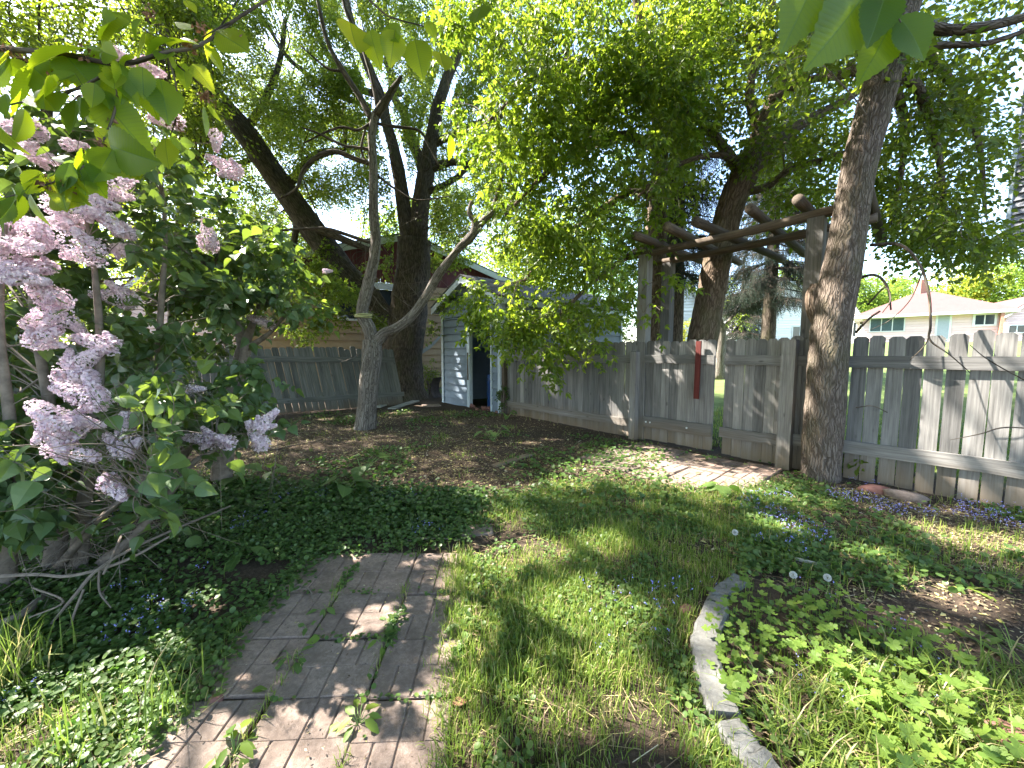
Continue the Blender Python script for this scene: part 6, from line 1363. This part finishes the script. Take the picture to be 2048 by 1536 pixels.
# grey neighbour house upper right: the upper floor overhangs
N0 = at(1992, 705, 7.0)[:2]; nu = unit(np.array([.42, -1.0])); nn2 = np.array([nu[1], -nu[0]]); nn2 = -nn2 if np.dot(nn2, N0) > 0 else nn2
t = thing('house', 'grey lap-sided upper wall of the neighbouring house at the right edge', 'house', v3(N0)); NU, NNn = v3(nu), v3(nn2); zb = at(1992, 487, 7.0)[2]
a = Acc(); lap(a, v3(N0), NU, NNn, zb, 8.6, .118, lambda z: 0.0, lambda z: 7.5); bx(a, v3(N0), NU, NNn, 0, 7.5, zb, 8.6, -6, -.001); a.build('wall', M_grey, t)
a = Acc(); box(a, v3(N0)-NU*.03+NNn*.0+up*(zb-.02), NU*.05, NNn*.055, up*(8.6-zb)); a.build('corner_trim', M_rake, t)
a = Acc(); bx(a, v3(N0), NU, NNn, .3, 7.2, 0, zb-.003, -5.8, -1.6); a.build('lower_wall', M_grey, t)
a = Acc(); rr = v3(N0)+NU*3.75; 
for s in (-1, 1): slope(a, v3(N0)+NU*3.75+NU*s*4.1-NNn*-.4+up*8.55, v3(N0)+NU*3.75+NNn*.4+up*10.8, v3(N0)+NU*3.75-NNn*6.4+up*10.8, v3(N0)+NU*3.75+NU*s*4.1-NNn*6.4+up*8.55, .06)
a.build('roof', M_shingle, t)
# ================================================================== trees farther off
def far_tree(name, label, px, Y, h, rad, M, M_b, ncl, k, ll, group, T=T_wide, zc=.62, filt=False, trunk_r=.2, tones=(.5, .25), base=None, sq=.8):
    p = at(px, 700, Y)[:2]; b0 = np.array([*p, float(gz(*p))]); t = thing(name, label, 'tree', b0, group); a = Acc(); P = np.array([b0-up*.2, b0+up*h*.25+np.array([.1, 0, 0]), b0+up*h*.5, b0+up*h*.8+np.array([-.2, .1, 0])]); tube(a, P, [trunk_r*1.2, trunk_r, trunk_r*.75, trunk_r*.25], 12, 6, amp=.1, ridge=.012, flare=(.4, .3, 4)); LS = [P]
    a.build('trunk', M_b, t, True); a = Acc()
    for j in range(7):
        az = j*2.4; s = b0+up*h*(.28+.06*j); e = s+np.array([math.cos(az)*rad*.7, math.sin(az)*rad*.7, h*.16]); Q = np.array([s, (s+e)/2+up*.3, e]); tube(a, Q, [trunk_r*.4, trunk_r*.28, trunk_r*.1], 7, 4, amp=.1); LS.append(Q)
    c0 = b0+up*h*zc; cl = []
    for _ in range(ncl):
        d = randdir(1)[0]*rng.random()**.4; lump = 1+.3*(vnoise((d*2.2+px)[None], 3)[0]-.5)*2; cl.append((c0+d*np.array([rad, rad, h*(1-zc)*sq+.2])*lump, rad*rng.uniform(.14, .26), k))
    branches(a, cl, LS, .02, 0, inner=2); a.build('branches', M_twig, t)
    a = Acc(); leaves_of(a, cl, .55*ll/.16, 5, ll, T, filt=filt, rn=tones, tw=0); a.build('crown', [M, M_twig], t)
BGp = 'trees standing beyond the garage'
for px, Y, h, rad, M, lab in ((160, 21, 12, 4.0, M_lf_big, 'yellow-green tree far behind the lilac, left of the leaning stem'), (520, 25, 13, 4.2, M_lf_big, 'yellow-green tree behind the tan garage, nearer the leaning stem'), (830, 27, 13, 4.0, M_lf_far, 'pale green tree behind the garage ridge'),
                              (1060, 24, 12, 3.8, M_lf_mid, 'green tree rising behind the blue shed roof'), (1220, 29, 13, 4.2, M_lf_dark, 'dark tree behind the drooping leafy tree')):
    far_tree('background_tree', lab, px, Y, h, rad*1.1, M, M_bark_b, 90, 42, .19, BGp, zc=.5, sq=.95)
for px, Y, h, rad, M, lab in ((1690, 48, 10, 4.5, M_lf_far, 'pale green tree behind the bungalow at its left end'), (1790, 52, 10.5, 4.5, M_lf_far, 'feathery pale tree behind the bungalow left of the chimney'), (1915, 50, 11.5, 4.6, M_lf_yel, 'golden yellow tree right behind the bungalow chimney'), (2010, 47, 12, 4.8, M_lf_far, 'bright green tree behind the bungalow at its right end'), (2120, 44, 12, 5, M_lf_far, 'bright green tree past the right end of the bungalow'), (1560, 50, 11, 4.5, M_lf_far, 'bright green tree behind the white houses')):
    far_tree('street_tree', lab, px, Y, h, rad, M, M_bark_b, 62, 30, .3, 'bright trees behind the bungalow', zc=.6)
# spruces
def spruce(label, px, Y, h, rad, dens, z0=1.8, trunk=.2):
    p = at(px, 700, Y)[:2]; b0 = np.array([*p, float(gz(*p))]); t = thing('spruce_tree', label, 'tree', b0, 'dark spruces outside the gate'); a = Acc(); tube(a, [b0-up*.2, b0+up*h*.3, b0+up*h*.7, b0+up*h], [trunk*1.2, trunk, trunk*.6, .03], 14, 8, amp=.12, ridge=.012); a.build('trunk', M_bark_b, t, True)
    a = Acc(); C = []; A = []; b = Acc(); z = z0
    while z < h*.97:
        R_ = rad*(1-z/h)**.8+.2; m = int(5+R_*1.5)
        for j in range(m):
            az = rng.uniform(0, 2*PI); L = R_*rng.uniform(.75, 1.1); d = np.array([math.cos(az), math.sin(az), 0]); s = b0+up*z; P = np.array([s, s+d*L*.5-up*L*.12, s+d*L-up*L*.22]); tube(b, P, [.03, .02, .006], 5, 3, cap=False)
            n_ = int(dens*4*L); f = rng.uniform(.2, 1, n_)[:, None]; base_ = s+d*L*f-up*(L*.2*f); C.append(base_+rng.normal(0, .06, (n_, 3))); A.append(unit(d*.4+rng.normal(0, .35, (n_, 3))-up*.8))
        z += rng.uniform(.22, .34)
    b.build('branches', M_twig, t); C = np.concatenate(C); A = np.concatenate(A); P, D, Nn_, S, sc_ = sprays(C, A, .34, 12, .045, droop=.2, ang=38, tilt=.9, dr=.1); inst(a, (T_small[0]*np.array([1, .55, 1]), T_small[1], T_small[2]), P, frame_from(D, Nn_), S*1.2, rng.random(len(P))); twigs(a, C, C+A*(.34*sc_)[:, None], .006, .02, 1); a.build('crown', [M_lf_spr, M_twig], t)
spruce('dark drooping spruce seen under the log beams right of the leaning tree', 1535, 13.5, 11, 2.3, 16, 3.0)
spruce('dark spruce with bare grey trunk left of the leaning tree', 1343, 10.2, 11, 1.8, 12, 3.6, .25)
spruce('small dark spruce low behind the garden gate', 1480, 19, 5, 1.6, 20, .6, .12)
# slim grey trunk in the gate gap
b0 = np.array([*at(1440, 720, 15)[:2], 0.5]); t = thing('young_tree', 'slim grey-barked young tree visible through the gate gap', 'tree', b0); a = Acc(); P, _ = limb(a, [(1438, 760, 15, 11), (1441, 700, 15, 9), (1443, 660, 15, 8), (1436, 635, 15, 7), (1430, 600, 15, 5), (1440, 540, 15, 4)], 10, 5, amp=.12); a.build('trunk', M_bark_d, t, True); a = Acc(); Q, _ = limb(a, [(1443, 665, 15, 5), (1460, 640, 15, 4), (1480, 610, 15.2, 2)], 8, 4); a.build('limb', M_bark_d, t, True)
cl = [(at(1440+rng.normal(0, 30), 570+rng.normal(0, 40), 15+rng.normal(0, .5)), .4, 22) for _ in range(10)]; a = Acc(); branches(a, cl, [P, Q], .012); a.build('twigs', M_twig, t); a = Acc(); leaves_of(a, cl, .3, 5, .09, T_wide, filt=False); a.build('crown', [M_lf_mid, M_twig], t)
# shrub in front of the white house, hedge-like growth by the garage
def shrub(label, p, rad, h, M, ncl, k, ll, name='shrub', T=T_wide, group=None):
    b0 = np.array([p[0], p[1], float(gz(p[0], p[1]))]); t = thing(name, label, 'shrub', b0, group); a = Acc(); LS = []
    for j in range(6):
        az = j*1.05; e = b0+np.array([math.cos(az)*rad*.6, math.sin(az)*rad*.6, h*.75]); P = np.array([b0, (b0+e)/2+up*h*.1, e]); tube(a, P, [.02, .015, .006], 6, 4); LS.append(P)
    cl = [(b0+up*h*.55+randdir(1)[0]*rng.random()**.5*np.array([rad, rad, h*.42]), min(rad, h)*.32, k) for _ in range(ncl)]; branches(a, cl, LS, .006, inner=1); a.build('stems', M_twigl, t)
    a = Acc(); leaves_of(a, cl, .2*ll/.06, 5, ll, T, filt=False, tw=0); a.build('foliage', [M, M_twig], t)
shrub('yellow-green shrub by the white house left of the leaning trunk', at(1352, 700, 19)[:2], 1.0, 2.6, M_lf_yel, 16, 16, .11)
shrub('wispy green growth at the garage foot between big tree and shed', at(858, 700, 13.6)[:2], .45, 1.3, M_lf_mid, 14, 10, .07)
shrub('vine-like weed climbing the corner post where shed meets fence', v3(P1010)-v3(FN)*.12+v3(-FD)*.05, .13, .75, M_lf_dark, 10, 8, .05)
shrub('low leafy sapling at the foot of the thick brown trunk', G(1705, 948), .22, .34, M_lf_mid, 9, 7, .075, T=T_mid)
shrub('tuft of leafy stems between the thick post and the brown trunk', G(1600, 925), .14, .26, M_lf_mid, 6, 6, .06, T=T_mid)
